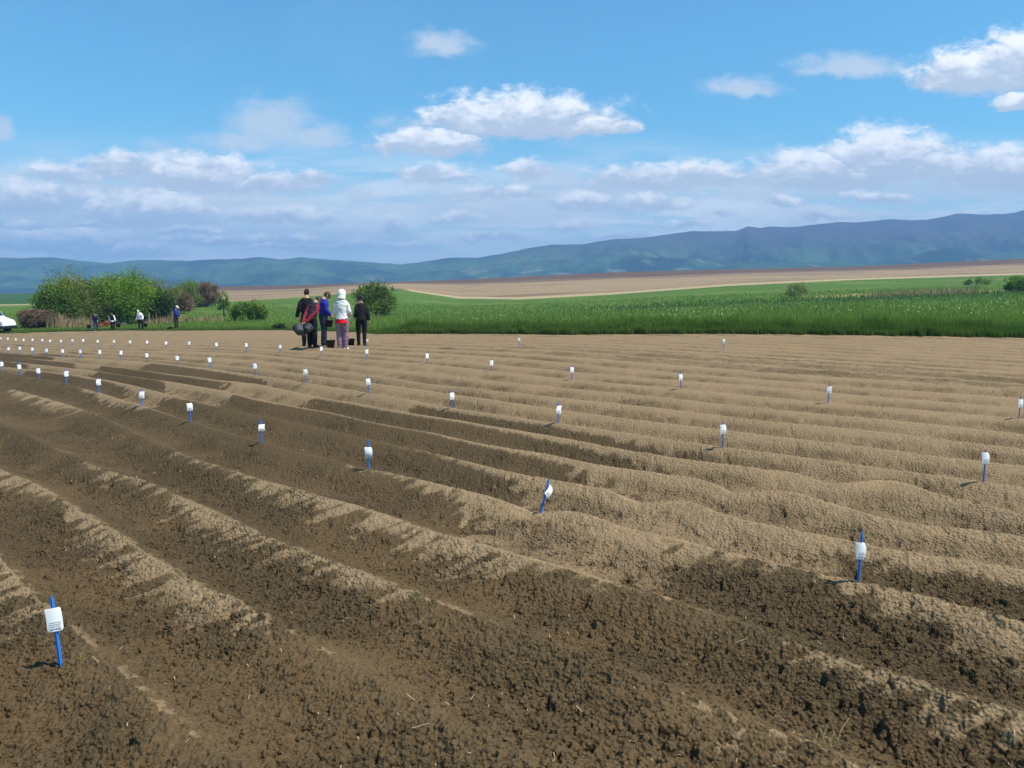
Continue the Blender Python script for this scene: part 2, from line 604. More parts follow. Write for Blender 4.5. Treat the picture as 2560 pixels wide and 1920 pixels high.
# ------------------------------------------------------------------ the ridged field
ROWS={
 -4:[(3.17,1.21),(3.28,1.21),(3.52,1.21),(3.75,1.23),(4.03,1.22),(4.29,1.23),(4.60,1.21),(4.88,1.23),(5.36,1.25),(5.74,1.27)],
 -3:[(3.45,1.96),(3.64,1.95),(3.99,1.98),(4.26,1.94),(4.59,1.93),(5.15,1.95),(5.66,1.98),(6.10,1.98),(6.51,1.99),(6.99,1.99),(7.46,2.01),(7.88,2.01),(8.31,1.96)],
 -2:[(1.02,2.79),(1.17,2.79),(3.06,2.71),(3.25,2.72),(3.53,2.70),(4.01,2.69),(4.47,2.69),(4.84,2.65),(5.09,2.67),(5.34,2.67),(5.75,2.69),(6.26,2.69),(6.71,2.72),(7.14,2.72),(7.51,2.66),(7.91,2.62)],
 -1:[(0.63,3.61),(0.83,3.57),(1.04,3.56),(1.32,3.57),(1.50,3.60),(1.77,3.59),(2.10,3.59),(2.35,3.65),(2.50,3.59),(2.70,3.60),(2.97,3.60),(3.35,3.58),(3.57,3.55),(4.00,3.54),(4.54,3.55),(4.94,3.55),(5.66,3.50),(6.44,3.46),(6.71,3.43),(7.32,3.44),(7.89,3.43),(9.41,3.55),(11.14,3.74),(12.47,3.82),(13.54,3.85),(15.60,3.90)],
 0:[(0.82,4.57),(1.03,4.61),(1.24,4.62),(1.46,4.64),(1.60,4.61),(1.84,4.59),(2.09,4.57),(2.47,4.54),(2.82,4.58),(3.04,4.53),(3.38,4.52),(3.67,4.55),(3.89,4.57),(4.04,4.44),(4.28,4.43),(4.58,4.45),(4.98,4.43),(5.43,4.42),(5.80,4.42),(6.09,4.35),(6.96,4.30),(8.00,4.29),(9.94,4.37),(11.85,4.51),(14.02,4.68),(16.06,4.81),(17.79,4.85),(19.32,4.91),(20.95,4.98)],
 1:[(1.02,5.51),(1.46,5.39),(1.78,5.32),(2.01,5.34),(2.30,5.29),(2.55,5.27),(2.93,5.28),(3.17,5.35),(3.38,5.41),(3.49,5.36),(3.61,5.21),(3.72,5.21),(3.96,5.28),(4.26,5.27),(4.60,5.21),(4.97,5.15),(5.59,5.20),(6.25,5.25),(6.98,5.20),(7.90,5.23),(8.68,5.24),(9.59,5.19),(11.49,5.19),(14.03,5.41),(15.66,5.54),(18.43,5.61)],
 2:[(1.17,6.24),(1.64,6.08),(1.91,5.97),(2.05,6.01),(2.28,6.08),(2.59,6.15),(2.87,6.19),(3.09,6.04),(3.23,6.00),(3.46,6.12),(3.65,6.14),(3.96,6.07),(4.31,6.01),(4.65,5.93),(5.24,6.01),(5.73,5.94),(6.24,5.90),(7.09,5.96),(8.02,5.90),(9.32,5.99),(9.84,5.95),(11.12,5.93),(12.62,6.10),(14.55,6.15),(16.16,6.15),(18.39,6.21)],
 3:[(1.28,6.79),(1.52,6.81),(1.88,6.93),(2.19,7.08),(2.35,7.20),(2.47,7.01),(2.54,6.85),(2.67,6.82),(3.04,6.94),(3.33,6.84),(3.77,6.77),(4.23,6.69),(4.77,6.66),(5.60,6.73),(6.49,6.71),(7.53,6.71),(8.65,6.65),(9.49,6.68),(11.06,6.70),(12.94,6.92),(14.26,6.78)],
 4:[(1.46,7.67),(1.70,7.64),(2.27,7.62),(2.86,7.54),(3.67,7.53),(4.08,7.43),(5.00,7.42),(5.54,7.39),(6.35,7.37),(7.09,7.34),(8.21,7.32),(10.35,7.42),(12.28,7.51),(14.25,7.63),(16.52,7.80),(18.41,7.90),(20.27,7.96)],
 5:[(1.63,8.49),(2.40,8.37),(3.18,8.37),(4.04,8.29),(5.52,8.17),(6.77,8.12),(7.88,8.16),(11.43,8.20),(15.60,8.35)],
 6:[(1.79,9.28),(3.53,9.26),(4.44,9.09),(6.69,9.04),(8.55,8.85),(10.36,8.71),(13.01,8.91),(17.59,9.43)],
 7:[(1.96,10.11),(3.42,10.06),(4.84,9.89),(7.07,9.84),(9.33,9.66),(11.17,9.67),(13.93,9.83),(19.60,10.51)],
 8:[(2.21,11.15),(4.44,10.88),(5.29,10.80),(6.72,10.76),(8.77,10.57),(10.83,10.63),(12.85,10.75)],
 9:[(2.35,12.00),(4.03,11.80),(5.78,11.78),(8.22,11.43),(11.07,11.46)],
 10:[(2.53,12.88),(4.33,12.64),(6.17,12.57),(8.93,12.42),(12.22,12.66)],
 11:[(2.72,13.77),(4.68,13.64),(6.59,13.41),(9.73,13.52)],
}

NOM = {-4: 1.23, -3: 1.97, -2: 2.70, -1: 3.57, 0: 4.5, 1: 5.25, 2: 6.0, 3: 6.8, 4: 7.5, 5: 8.25, 6: 9.0, 7: 9.85, 8: 10.75, 9: 11.65, 10: 12.6, 11: 13.55}
KS = list(range(-9, 60))
TG = np.arange(-14, 90, 0.05)


def row_line(k):
    if k < -4: return np.full(len(TG), 1.23 + (k + 4) * 0.74)
    if k > 11: return np.full(len(TG), 13.55 + (k - 11) * 0.95) + 0.2 * sstep(TG, 14, 30)
    n0 = NOM[k]
    drift = n0 + 0.25 * sstep(TG, 14, 30)
    P = ROWS[k]
    ts = np.array([p[0] for p in P]); ns = np.array([p[1] for p in P])
    v = np.interp(TG, ts, ns)
    w = np.where(TG < ts[0], np.clip((ts[0] - TG) / 4, 0, 1), np.where(TG > ts[-1], np.clip((TG - ts[-1]) / 6, 0, 1), 0))
    v = v * (1 - w) + drift * w
    kk = np.exp(-.5 * (np.arange(-10, 11) / 2.6) ** 2); kk /= kk.sum()
    v = np.convolve(np.pad(v, 10, mode='edge'), kk, 'valid')
    return v


LINES = [row_line(k) for k in KS]
for i in range(1, len(LINES)):
    LINES[i] = np.maximum(LINES[i], LINES[i - 1] + 0.45)


def crest_n(k, t):
    return float(np.interp(t, TG, LINES[KS.index(k)]))


def phase_of(t, n):
    ph = np.full(t.shape, float(KS[0]))
    prev = np.interp(t, TG, LINES[0])
    for i in range(1, len(KS)):
        cur = np.interp(t, TG, LINES[i])
        m = (n >= prev)
        ph = np.where(m, KS[i - 1] + np.clip((n - prev) / (cur - prev), 0, 1), ph)
        prev = cur
    return ph


# fan-shaped sheet: fine near the camera, coarser far away
ys = [0.9]
while ys[-1] < 62:
    y = ys[-1]
    ys.append(y + min(max(y * y / 1360 * 0.85, 0.005), 0.03 + 0.0016 * y))
ys = np.array(ys)
aa = np.concatenate([np.linspace(-3.2, -1.15, 60)[:-1], np.linspace(-1.15, -.74, 60)[:-1], np.linspace(-.74, .74, 1180), np.linspace(.74, 1.15, 60)[1:], np.linspace(1.15, 3.2, 60)[1:]])
X = (ys[:, None] * aa[None, :]).astype(np.float64)
Yg = np.repeat(ys[:, None], len(aa), 1)
ye = y_edge(aa)[None, :]
Tg = UX * X + UY * Yg
Ng = NX * X + NY * Yg
PH = phase_of(Tg, Ng)
q = PH - np.round(PH)
prof = 1 - np.abs(np.sin(np.pi * q)) ** 1.22
relief = 0.105 + 0.050 * sstep(Ng, 1.2, 3.6)
relief *= 1 - 0.35 * sstep(Ng, 3.4, 2.2) * sstep(Tg, 4.5, 2.5)
bandA = sstep(Ng, 13.2, 13.9) * sstep(Ng, 16.6, 15.8) * sstep(Tg, 19, 12)
relief *= 1 - 0.93 * bandA
relief *= 0.75 + 0.25 * sstep(Ng, 12, 6)
endk = sstep(ye - Yg, 0.2, 2.2)
relief *= endk
low1 = fbm(Tg * 0.35, Ng * 0.9, 3, 3)
low2 = fbm(Tg * 0.9, Ng * 1.5, 9, 3)
near = sstep(Yg, 30, 12)
Z = z_field(X, Yg) + relief * (prof - 1) + 0.007 * low1 + 0.008 * low2 * near
# surface lumps
face = 1 - prof
rough_lo = fbm(X * 0.8, Yg * 0.8, 31, 4)
rough_hi = fbm(X * 2.6, Yg * 2.6, 41, 3)
fore = sstep(Ng, 4.3, 2.8)
rough = np.clip(0.30 + 0.75 * sstep(face, 0.12, 0.7) * (1 - 0.25 * fore) + 0.9 * rough_lo + 0.45 * rough_hi + 0.30 * fore + 0.8 * bandA, 0.10, 1.5)
rough *= 1 - 0.45 * sstep(Ng, 8, 12) * (1 - bandA)
rough *= 1 - 0.2 * sstep(Tg, 9, 14)
rough *= 1 - 0.20 * sstep(Ng, 4.2, 6)
rough += 0.30 * sstep(Tg, 2.6, 1.2) * sstep(Ng, 4.4, 3.8)
wx = X + 0.02 * perlin(X * 9, Yg * 9, 77); wy = Yg + 0.02 * perlin(X * 9, Yg * 9, 78)
res = np.gradient(ys)[:, None]
c1 = clods(wx, wy, 0.030, 100, 0.9)
c2 = clods(wx, wy, 0.058, 200, 0.75)
c3 = clods(wx, wy, 0.125, 300, 0.35)
pit = sstep(fbm(X * 9, Yg * 9, 55, 3), 0.16, 0.42)
pit2 = sstep(fbm(X * 24, Yg * 24, 65, 2), 0.12, 0.40)
wq = np.clip(rough, 0, 1.3)
Z += 0.030 * 0.48 * c1 * np.clip(wq + 0.15, 0, 1.2) * sstep(res, 0.02, 0.008)
Z += 0.058 * (0.28 + 0.12 * sstep(Tg, 3, 1) * fore) * c2 * wq * sstep(res, 0.05, 0.02)
Z += 0.125 * 0.30 * c3 * np.clip(wq - 0.45, 0, 1)
Z -= 0.028 * pit * np.clip(wq, 0, 1) * sstep(res, 0.08, 0.03)
Z -= 0.015 * pit2 * np.clip(wq, 0, 1) * sstep(res, 0.03, 0.012)
Z += 0.008 * fbm(X * 18, Yg * 18, 91, 2) * sstep(res, 0.05, 0.02)
tc_ = 3.98 - 0.54 * (Ng - 4.5)
pw = sstep(Ng, 4.1, 4.5) * sstep(Ng, 7.4, 7.0) * (0.3 + 0.7 * prof)
Z += pw * (-0.045 * np.exp(-((Tg - tc_ - .10) / .20) ** 2) + 0.022 * np.exp(-((Tg - tc_ + .30) / .24) ** 2))
# footprints and scrapes in the rough strip, clods scattered there
Z += 0.05 * clods(X, Yg, 0.35, 500, 0.5) * bandA

# damp soil: the table holds how far down its near face each crest has dried (1 = all of it)
WID={
 -4:[(3.12, 0.0), (3.17, 0.07), (4.14, 0.1), (4.43, 0.25), (4.66, 0.5), (5.13, 0.6), (5.76, 0.6)],
 -3:[(3.29, 0.0), (3.44, 0.2), (3.96, 0.45), (4.28, 0.4), (5.21, 0.45), (6.0, 0.45), (6.53, 0.15), (7.0, 0.12), (7.58, 0.35), (8.33, 0.3), (8.39, 0.0)],
 -2:[(0.7, 0.0), (0.89, 0.25), (1.09, 0.3), (1.18, 0.3), (1.28, 0.0), (2.91, 0.0), (3.03, 0.1), (3.3, 0.2), (3.64, 0.3), (4.04, 0.25), (4.48, 0.35), (5.07, 0.45), (5.86, 0.4), (6.3, 0.15), (6.83, 0.2), (7.16, 0.35), (7.55, 0.25), (7.85, 0.12), (8.15, 0.0)],
 -1:[(0.62, 0.35), (1.29, 0.25), (1.39, 0.0), (2.09, 0.0), (2.23, 0.04), (2.48, 0.1), (2.91, 0.2), (3.38, 0.45), (3.72, 0.5), (4.57, 0.35), (5.06, 0.35), (6.15, 0.3), (6.52, 0.1), (6.77, 0.15), (7.89, 0.1), (8.19, 0.02), (10.24, 0.02), (11.15, 0.05), (12.17, 0.25), (13.55, 0.35), (15.55, 0.15), (15.67, 0.0)],
 0:[(0.82, 0.3), (1.23, 0.2), (1.54, 0.12), (1.64, 0.0), (1.97, 0.0), (2.09, 0.07), (2.52, 0.12), (2.7, 0.4), (2.97, 1.2), (4.23, 1.2), (4.47, 0.35), (4.66, 0.2), (4.99, 0.12), (5.4, 0.04), (5.99, 0.03), (6.2, 0.0), (11.02, 0.0), (11.52, 0.1), (12.84, 0.25), (14.16, 0.1), (14.75, 0.0)],
 1:[(1.01, 0.35), (1.56, 0.3), (1.97, 0.35), (2.1, 1.2), (4.47, 1.2), (4.71, 0.2), (5.44, 0.08), (6.08, 0.03), (6.46, 0.0), (11.39, 0.0), (12.22, 0.1), (12.68, 1.2), (14.01, 1.2), (14.34, 0.2), (15.39, 0.1), (19.85, 0.12), (20.42, 0.1), (21.17, 1.0), (22.64, 1.0), (22.99, 0.0)],
 2:[(4.14, 1.2), (4.58, 0.25), (5.39, 0.15), (6.52, 0.06), (7.61, 0.03), (11.59, 0.05), (11.92, 1.2), (13.91, 1.2), (14.55, 0.05), (18.17, 0.0), (18.67, 1.0), (22.27, 1.0), (22.75, 0.1), (26.23, 0.0)],
 3:[(4.01, 1.2), (4.39, 0.4), (5.15, 0.25), (6.49, 0.1), (10.33, 0.1), (10.67, 1.2), (13.31, 1.2), (13.56, 0.1), (16.68, 0.05), (19.78, 0.0), (20.09, 1.2), (21.45, 1.2), (21.74, 0.1), (24.63, 0.1), (26.5, 0.0)],
 4:[(4.15, 1.2), (4.63, 0.4), (6.3, 0.2), (8.73, 0.2), (9.07, 1.2), (12.94, 1.2), (13.42, 0.2), (19.47, 0.1), (19.99, 1.2), (25.81, 1.2), (26.16, 0.1), (31.97, 0.0), (33.48, 1.2)],
 5:[(25.16, 1.2), (25.49, 0.2), (30.02, 0.1), (30.46, 1.2)],
 6:[(26.43, 1.2), (26.66, 0.3), (29.5, 0.1), (29.89, 1.2)],
 7:[(41.12, 1.2), (41.68, 0.2)],
 8:[(39.94, 1.2), (40.23, 0.2), (42.75, 0.2), (43.01, 1.2)],
}

kc = np.ceil(PH - 1e-6)
qf = kc - PH
fing = perlin(X * 1.3 + Yg * 0.9, Yg * 10 - X * 2.2, 120)
fing2 = perlin(X * 3 + Yg * 2, Yg * 21 - X * 5, 121)
gr = perlin(X * 30, Yg * 30, 122)
gr2 = fbm(X * 5, Yg * 5, 126, 3)
tj = 0.7 * gr2 + (0.5 + 0.04 * Tg) * (qf - 0.4) + 0.08 * gr
wk = np.where(kc > 8, 1.3, 0.0)
wkm = np.where(kc - 1 > 8, 1.3, 0.0)
for k, L in WID.items():
    ts = [p[0] for p in L]; ws = [p[1] for p in L]
    wv_ = np.interp(Tg + tj, ts, ws)
    wk = np.where(kc == k, wv_, wk)
    wkm = np.where(kc - 1 == k, wv_, wkm)
wk = np.where((kc < 0) & (wk > 0) & (wk < 1.1), np.maximum(0.60 * wk ** 1.1 - 0.05, 0), wk)
wk = np.where((kc == 0) & (wk > 0) & (wk < 1.1), 0.72 * wk, wk)
wk = np.where((kc > 0) & (kc < 5) & (wk > 0) & (wk < 1.1), 0.50 * wk, wk)
wk = np.where(wk <= 0.0, -0.25, wk)
edge_n = (0.62 * fing + 0.34 * fing2) * sstep(Ng, 6.0, 3.5) + 0.13 * gr + 0.22 * gr2 * sstep(wk, 0.0, 0.3)
dq = qf - wk + edge_n * np.clip(0.25 + wk * 2.2, 0.1, 1.1)
bw = 0.05 + 0.09 * sstep(Ng, 6, 3.5)
damp_shade = np.clip((dq + bw) / (2.1 * bw), 0, 1); damp_shade = damp_shade * damp_shade * (3 - 2 * damp_shade)
str_ = sstep(fing + 0.55 * fing2 + 0.5 * gr2, -0.02, 0.26) * 0.85
damp_shade = np.where((kc < 0) & (wk < 1.1), np.maximum(damp_shade, str_ * sstep(qf, 0.0, 0.05)), damp_shade)
damp_shade = np.where(wk > 1.15, sstep(wk, 1.2, 1.0) * 0.0 + 0.0, damp_shade)
back = sstep(qf + 0.05 * gr, 0.90, 0.98) * sstep(wkm, 0.0, 0.06)
damp_shade = damp_shade * (1 - back * np.where(kc <= 0, 0.6 * sstep(fing + gr2, 0.1, -0.1), 1))
damp_shade = np.maximum(damp_shade, (0.48 * sstep(face, 0.08, 0.60) * (0.85 + 0.7 * rough_lo + 0.6 * gr2)).clip(0, 0.62))  # shading of all ridge faces painted in as a darker soil tone
# reddish, smoother, half-dried soil in the foreground
red = sstep(rough_lo + 0.35 * rough_hi, 0.10, -0.22) * (0.30 + 0.70 * sstep(Ng, 4.6, 3.0))
dry_fore = sstep(Ng, 3.6, 2.3) * sstep(Tg, 3.2, 0.6) * 0.45

inside = (Yg <= ye + 0.6)
fi = inside[:-1, :-1] & inside[1:, :-1] & inside[:-1, 1:] & inside[1:, 1:]
nr, nc = X.shape
idx = np.arange(nr * nc).reshape(nr, nc)
quads = np.stack([idx[:-1, :-1], idx[:-1, 1:], idx[1:, 1:], idx[1:, :-1]], -1)[fi]
used = np.zeros(nr * nc, bool); used[quads.ravel()] = True
remap = np.cumsum(used) - 1
V = np.stack([X, Yg, Z], -1).reshape(-1, 3)[used]
Fq = remap[quads]

m = bpy.data.materials.new('field_soil')
m.use_nodes = True
T = NT(m.node_tree)
b = m.node_tree.nodes['Principled BSDF']
geo = T.node('ShaderNodeNewGeometry')
pos = geo.outputs['Position']
def attr(name):
    n_ = T.node('ShaderNodeAttribute'); n_.attribute_name = name; return n_.outputs['Fac']
g1 = T.noise(pos, 55, 5, 0.65)
g2 = T.noise(pos, 9, 5, 0.6)
g3 = T.noise(pos, 1.1, 4, 0.6)
v1 = T.voro(pos, 48)
light = T.mix(T.ramp(g1, 0.3, 0.7), (0.176, 0.118, 0.061), (0.298, 0.214, 0.119))
light = T.mix(T.math('MULTIPLY', T.ramp(g3, 0.35, 0.65), 0.35), light, (0.262, 0.176, 0.094))
wet = T.mix(T.ramp(g1, 0.3, 0.7), (0.058, 0.039, 0.018), (0.112, 0.077, 0.037))
wet = T.mix(T.math('MULTIPLY', attr('red'), 0.7), wet, T.mix(T.ramp(g1, 0.25, 0.75), (0.086, 0.054, 0.023), (0.132, 0.085, 0.039)))
wet = T.mix(attr('dryf'), wet, (0.145, 0.095, 0.045))
dm = T.ramp(T.math('ADD', attr('damp_shade'), T.math('MULTIPLY', T.math('SUBTRACT', g1, 0.5), 1.6)), 0.22, 0.78, kind='LINEAR')
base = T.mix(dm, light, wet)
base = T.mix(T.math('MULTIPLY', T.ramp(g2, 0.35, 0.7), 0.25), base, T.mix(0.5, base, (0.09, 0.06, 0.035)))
T.put(b.inputs['Base Color'], base)
b.inputs['Roughness'].default_value = 0.95
b.inputs['Specular IOR Level'].default_value = 0.12
bn = T.node('ShaderNodeBump')
bn.inputs['Distance'].default_value = 0.022
bn.inputs['Strength'].default_value = 1.0
hgt = T.math('ADD', T.math('MULTIPLY', T.noise(pos, 90, 4, 0.7), 0.5), T.math('MULTIPLY', T.ramp(v1, 0.0, 0.75, 1.0, 0.0), 0.6))
T.put(bn.inputs['Height'], T.math('MULTIPLY', hgt, T.math('MULTIPLY_ADD', attr('rough'), 0.75, 0.25)))
T.l.new(bn.outputs[0], b.inputs['Normal'])
M_SOIL = m
sel = used
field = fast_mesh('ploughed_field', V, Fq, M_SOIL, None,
                  {'damp_shade': damp_shade.ravel()[sel], 'rough': rough.ravel()[sel], 'red': red.ravel()[sel], 'dryf': dry_fore.ravel()[sel]}, smooth=False)
tag(field, kind='structure')
# sampled heights of the finished surface for things that stand on it
Zs = Z.copy()


def soil_z(x, y):
    a = x / y
    i = np.clip(np.searchsorted(ys, y), 1, len(ys) - 1); j = np.clip(np.searchsorted(aa, a), 1, len(aa) - 1)
    fy = (y - ys[i - 1]) / (ys[i] - ys[i - 1]); fx = (a - aa[j - 1]) / (aa[j] - aa[j - 1])
    z = (Zs[i - 1, j - 1] * (1 - fx) + Zs[i - 1, j] * fx) * (1 - fy) + (Zs[i, j - 1] * (1 - fx) + Zs[i, j] * fx) * fy
    return z

def soil_at(px, py):
    """the point of the finished soil surface seen at a photo pixel"""
    a, b_ = px_dir(px, py)
    y = 2.0
    while y < 50:
        if CAM_H + b_ * y <= soil_z(a * y, y): break
        y += 0.004 * y
    return Vector((a * y, y, float(soil_z(a * y, y))))


del c1, c2, c3, pit, pit2, wx, wy, fing, fing2, gr, gr2, V, Fq, quads

# ------------------------------------------------------------------ meadow, crops, track and far plough land: one sheet
yb = np.concatenate([np.linspace(0.7, 2, 12)[:-1], np.geomspace(2, 20, 60)[:-1], np.geomspace(20, 620, 620)[:-1], np.geomspace(620, 4200, 50)])
ab_ = np.linspace(-1.5, 1.5, 1300)
X = yb[:, None] * ab_[None, :]
Yg = np.repeat(yb[:, None], len(ab_), 1)
Z = z_land(X, Yg)
ye = y_edge(ab_)[None, :]
TY, TB = beyond_tables(ab_)
Z = np.where(Yg < ye + 0.25, Z - 0.35, Z)
g_lo = fbm(X * 0.05, Yg * 0.05, 11, 4); g_hi = fbm(X * 0.5, Yg * 0.5, 12, 4)
Z += 0.10 * g_hi * sstep(Yg - ye, 1, 5) * sstep(Yg, 200, 90)
col = np.zeros(X.shape + (3,))
MEA = np.array([0.068, 0.128, 0.018]); MEB = np.array([0.110, 0.165, 0.030]); CRP = np.array([0.060, 0.112, 0.022])
DKG = np.array([0.028, 0.075, 0.018]); TRK = np.array([0.36, 0.29, 0.165]); PLO = np.array([0.265, 0.195, 0.112]); PL2 = np.array([0.105, 0.068, 0.048])
FGR = np.array([0.035, 0.085, 0.022]); STR = np.array([0.36, 0.27, 0.13]); SOILC = np.array([0.3, 0.2, 0.11])
def lay(c, w):
    global col
    col = col * (1 - w[..., None]) + c * w[..., None]
one = np.ones(X.shape)
lay(MEA, one)
lay(MEB, sstep(g_lo + 0.5 * g_hi, -0.1, 0.45))
A = np.repeat(ab_[None, :], len(yb), 0)
# darker crop whose top edge runs away from the middle to the right
y1 = TY[0][None, :]
crop = sstep(A, -0.05, 0.12) * sstep(Yg, y1 * 1.005, y1 * 0.985)
lay(CRP, crop * 0.6)
lay(DKG, crop * sstep(Yg, y1 * 0.80, y1 * 0.87))
y2 = TY[1][None, :]
# plough land behind the track
right = sstep(A, px_dir(505, 750)[0], px_dir(525, 750)[0])
plo = sstep(Yg, y2 * 1.0, y2 * 1.012) * right
lay(PLO, plo)
wav = fbm(X * 0.02 + Yg * 0.004, Yg * 0.05, 15, 4)
lay(PL2, plo * np.clip(sstep(Yg, TY[2][None, :] * 1.02, TY[3][None, :] * 0.86) * 1.0 + sstep(wav, 0.02, 0.35) * 0.55, 0, 1))
trk = sstep(Yg, y2 * 0.968, y2 * 0.974) * sstep(Yg, y2 * 1.035 + 3, y2 * 1.025 + 3) * sstep(A, px_dir(1005, 720)[0], px_dir(1030, 720)[0])
lay(TRK, trk)
left = 1 - right
lay(FGR, left * sstep(Yg, y2 * 1.1, y2 * 1.12))
lay(TRK, left * sstep(Yg, y2 * 1.00, y2 * 1.01) * sstep(Yg, y2 * 1.10, y2 * 1.09) * 0.8)
lay(MEA, left * sstep(A, -0.56, -0.50) * sstep(Yg, y2 * 0.99, y2 * 1.0) * 0.7)
lay(FGR, sstep(Yg, TY[3][None, :] * 1.0, TY[3][None, :] * 1.03))
# dry grass patch on the right
pc = at(2290, 733)
dd = np.hypot((X - pc.x) / 16.0, (Yg - pc.y) / 9.0)
lay(STR, sstep(dd + 0.5 * g_hi, 1.0, 0.6) * 0.85)
# bare earth under the edge of the field
lay(SOILC, sstep(Yg, ye + 0.5, ye + 0.1))
nr, nc = X.shape
idx = np.arange(nr * nc).reshape(nr, nc)
quads = np.stack([idx[:-1, :-1], idx[:-1, 1:], idx[1:, 1:], idx[1:, :-1]], -1).reshape(-1, 4)
m = bpy.data.materials.new('land_cover')
m.use_nodes = True
T = NT(m.node_tree)
b = m.node_tree.nodes['Principled BSDF']
geo = T.node('ShaderNodeNewGeometry'); pos = geo.outputs['Position']
vc = T.node('ShaderNodeAttribute'); vc.attribute_name = 'cover'
k1 = T.noise(pos, 1.6, 6, 0.7); k2 = T.noise(pos, 0.12, 4, 0.6)
c_ = T.mix(T.ramp(k1, 0.3, 0.7), T.mix(1.0, vc.outputs['Color'], (0.62, 0.62, 0.62), 'MULTIPLY'), T.mix(1.0, vc.outputs['Color'], (1.35, 1.3, 1.25), 'MULTIPLY'))
T.put(b.inputs['Base Color'], c_)
b.inputs['Roughness'].default_value = 0.95
b.inputs['Specular IOR Level'].default_value = 0.1
bn = T.node('ShaderNodeBump'); bn.inputs['Distance'].default_value = 0.25
T.put(bn.inputs['Height'], T.noise(pos, 2.2, 5, 0.7)); T.l.new(bn.outputs[0], b.inputs['Normal'])
land = fast_mesh('ground', np.stack([X, Yg, Z], -1).reshape(-1, 3), quads, m, None, {'cover': col.reshape(-1, 3)}, smooth=True)
tag(land, kind='structure')

# ------------------------------------------------------------------ mountains (true shape, about two kilometres off)
SKYL = [(-900, 640), (-500, 655), (-200, 640), (0, 643), (60, 646), (130, 643), (200, 652), (270, 658), (330, 651), (400, 650), (470, 652), (520, 648), (600, 648), (650, 642), (700, 648), (750, 643), (800, 647), (870, 652), (940, 657), (1006, 661),
        (1060, 654), (1123, 644), (1196, 644), (1255, 635), (1310, 622), (1379, 612), (1453, 611), (1540, 597), (1614, 594), (1731, 577), (1800, 578), (1841, 577), (1870, 567), (1900, 570), (1921, 566), (1995, 567), (2090, 556), (2141, 556), (2229, 548), (2317, 550),
        (2397, 534), (2470, 536), (2537, 531), (2560, 526), (2700, 523), (2900, 528), (3300, 530)]
sa = np.array([px_dir(p[0], p[1])[0] for p in SKYL]); sb = np.array([px_dir(p[0], p[1])[1] for p in SKYL])
FOOT = px_dir(1280, 760)[1]
ma = np.linspace(-1.2, 1.2, 1500)
my = np.linspace(1250, 2300, 150)
X = my[:, None] * ma[None, :]; Yg = np.repeat(my[:, None], len(ma), 1)
u = (Yg - 1250) / 1050.0
rid = 1 - np.abs(fbm(X * 0.0036 + 3, Yg * 0.0026, 21, 5, 0.5)) * 1.9
rid2 = fbm(X * 0.0022, Yg * 0.003, 25, 3)
h = u ** 0.8 * (1 - 0.65 * np.clip(1 - rid, 0, 1) * sstep(u, 0.90, 0.45)) + 0.10 * rid2 * u * (1 - u) * 4
h = h * sstep(Yg, 2305, 2150) * 1.0 + h * 0.0
# second, nearer range on the right
near_r = np.exp(-((u - 0.33) / 0.13) ** 2) * (0.46 + 0.26 * fbm(X * 0.004, Yg * 0.002, 28, 4)) * sstep(ma, -0.15, 0.25)[None, :]
h = np.maximum(h, near_r)
target = np.interp(ma, sa, sb) + 0.0007 * perlin(ma * 60, ma * 0, 4)
bmax = np.interp(ma, sa, sb)
B = FOOT + (target - FOOT)[None, :] * h
mx = ((FOOT + (target - FOOT)[None, :] * h)).max(0)
kk = np.exp(-.5 * (np.arange(-40, 41) / 14.) ** 2); kk /= kk.sum()
fac = np.convolve(np.pad((target - FOOT) / (mx - FOOT), 40, mode='edge'), kk, 'valid')
B = FOOT + (B - FOOT) * fac[None, :]
Z = CAM_H + B * Yg
Z[0, :] -= 30
Z[-1, :] = CAM_H + (FOOT - 0.01) * my[-1]
nr, nc = X.shape
idx = np.arange(nr * nc).reshape(nr, nc)
quads = np.stack([idx[:-1, :-1], idx[:-1, 1:], idx[1:, 1:], idx[1:, :-1]], -1).reshape(-1, 4)
m = bpy.data.materials.new('mountain_forest')
m.use_nodes = True
T = NT(m.node_tree)
b = m.node_tree.nodes['Principled BSDF']
geo = T.node('ShaderNodeNewGeometry'); pos = geo.outputs['Position']
k1 = T.noise(pos, 0.006, 6, 0.62); k2 = T.noise(T.vmath('MULTIPLY', pos, (1, 1, 3)), 0.011, 4, 0.5, 0.6)
hx, hy, hz = T.sep(pos)
forest = T.mix(T.ramp(k1, 0.38, 0.62), (0.010, 0.028, 0.026), (0.042, 0.088, 0.040))
high = T.ramp(T.math('DIVIDE', hz, 190.0), 0.25, 0.75)
forest = T.mix(T.math('MULTIPLY', high, 0.75), forest, (0.060, 0.040, 0.062))
past = T.ramp(k2, 0.55, 0.62)
lowm = T.ramp(T.math('DIVIDE', hz, 190.0), 0.55, 0.15)
cc = T.mix(T.math('MULTIPLY', T.math('MULTIPLY', past, lowm), T.ramp(hx, -700.0, 300.0, 0.12, 0.7)), forest, (0.15, 0.165, 0.095))
T.put(b.inputs['Base Color'], cc)
b.inputs['Roughness'].default_value = 1.0
b.inputs['Specular IOR Level'].default_value = 0.0
mt = fast_mesh('mountains', np.stack([X, Yg, Z], -1).reshape(-1, 3), quads, m, None, None, smooth=True)
tag(mt, kind='structure')

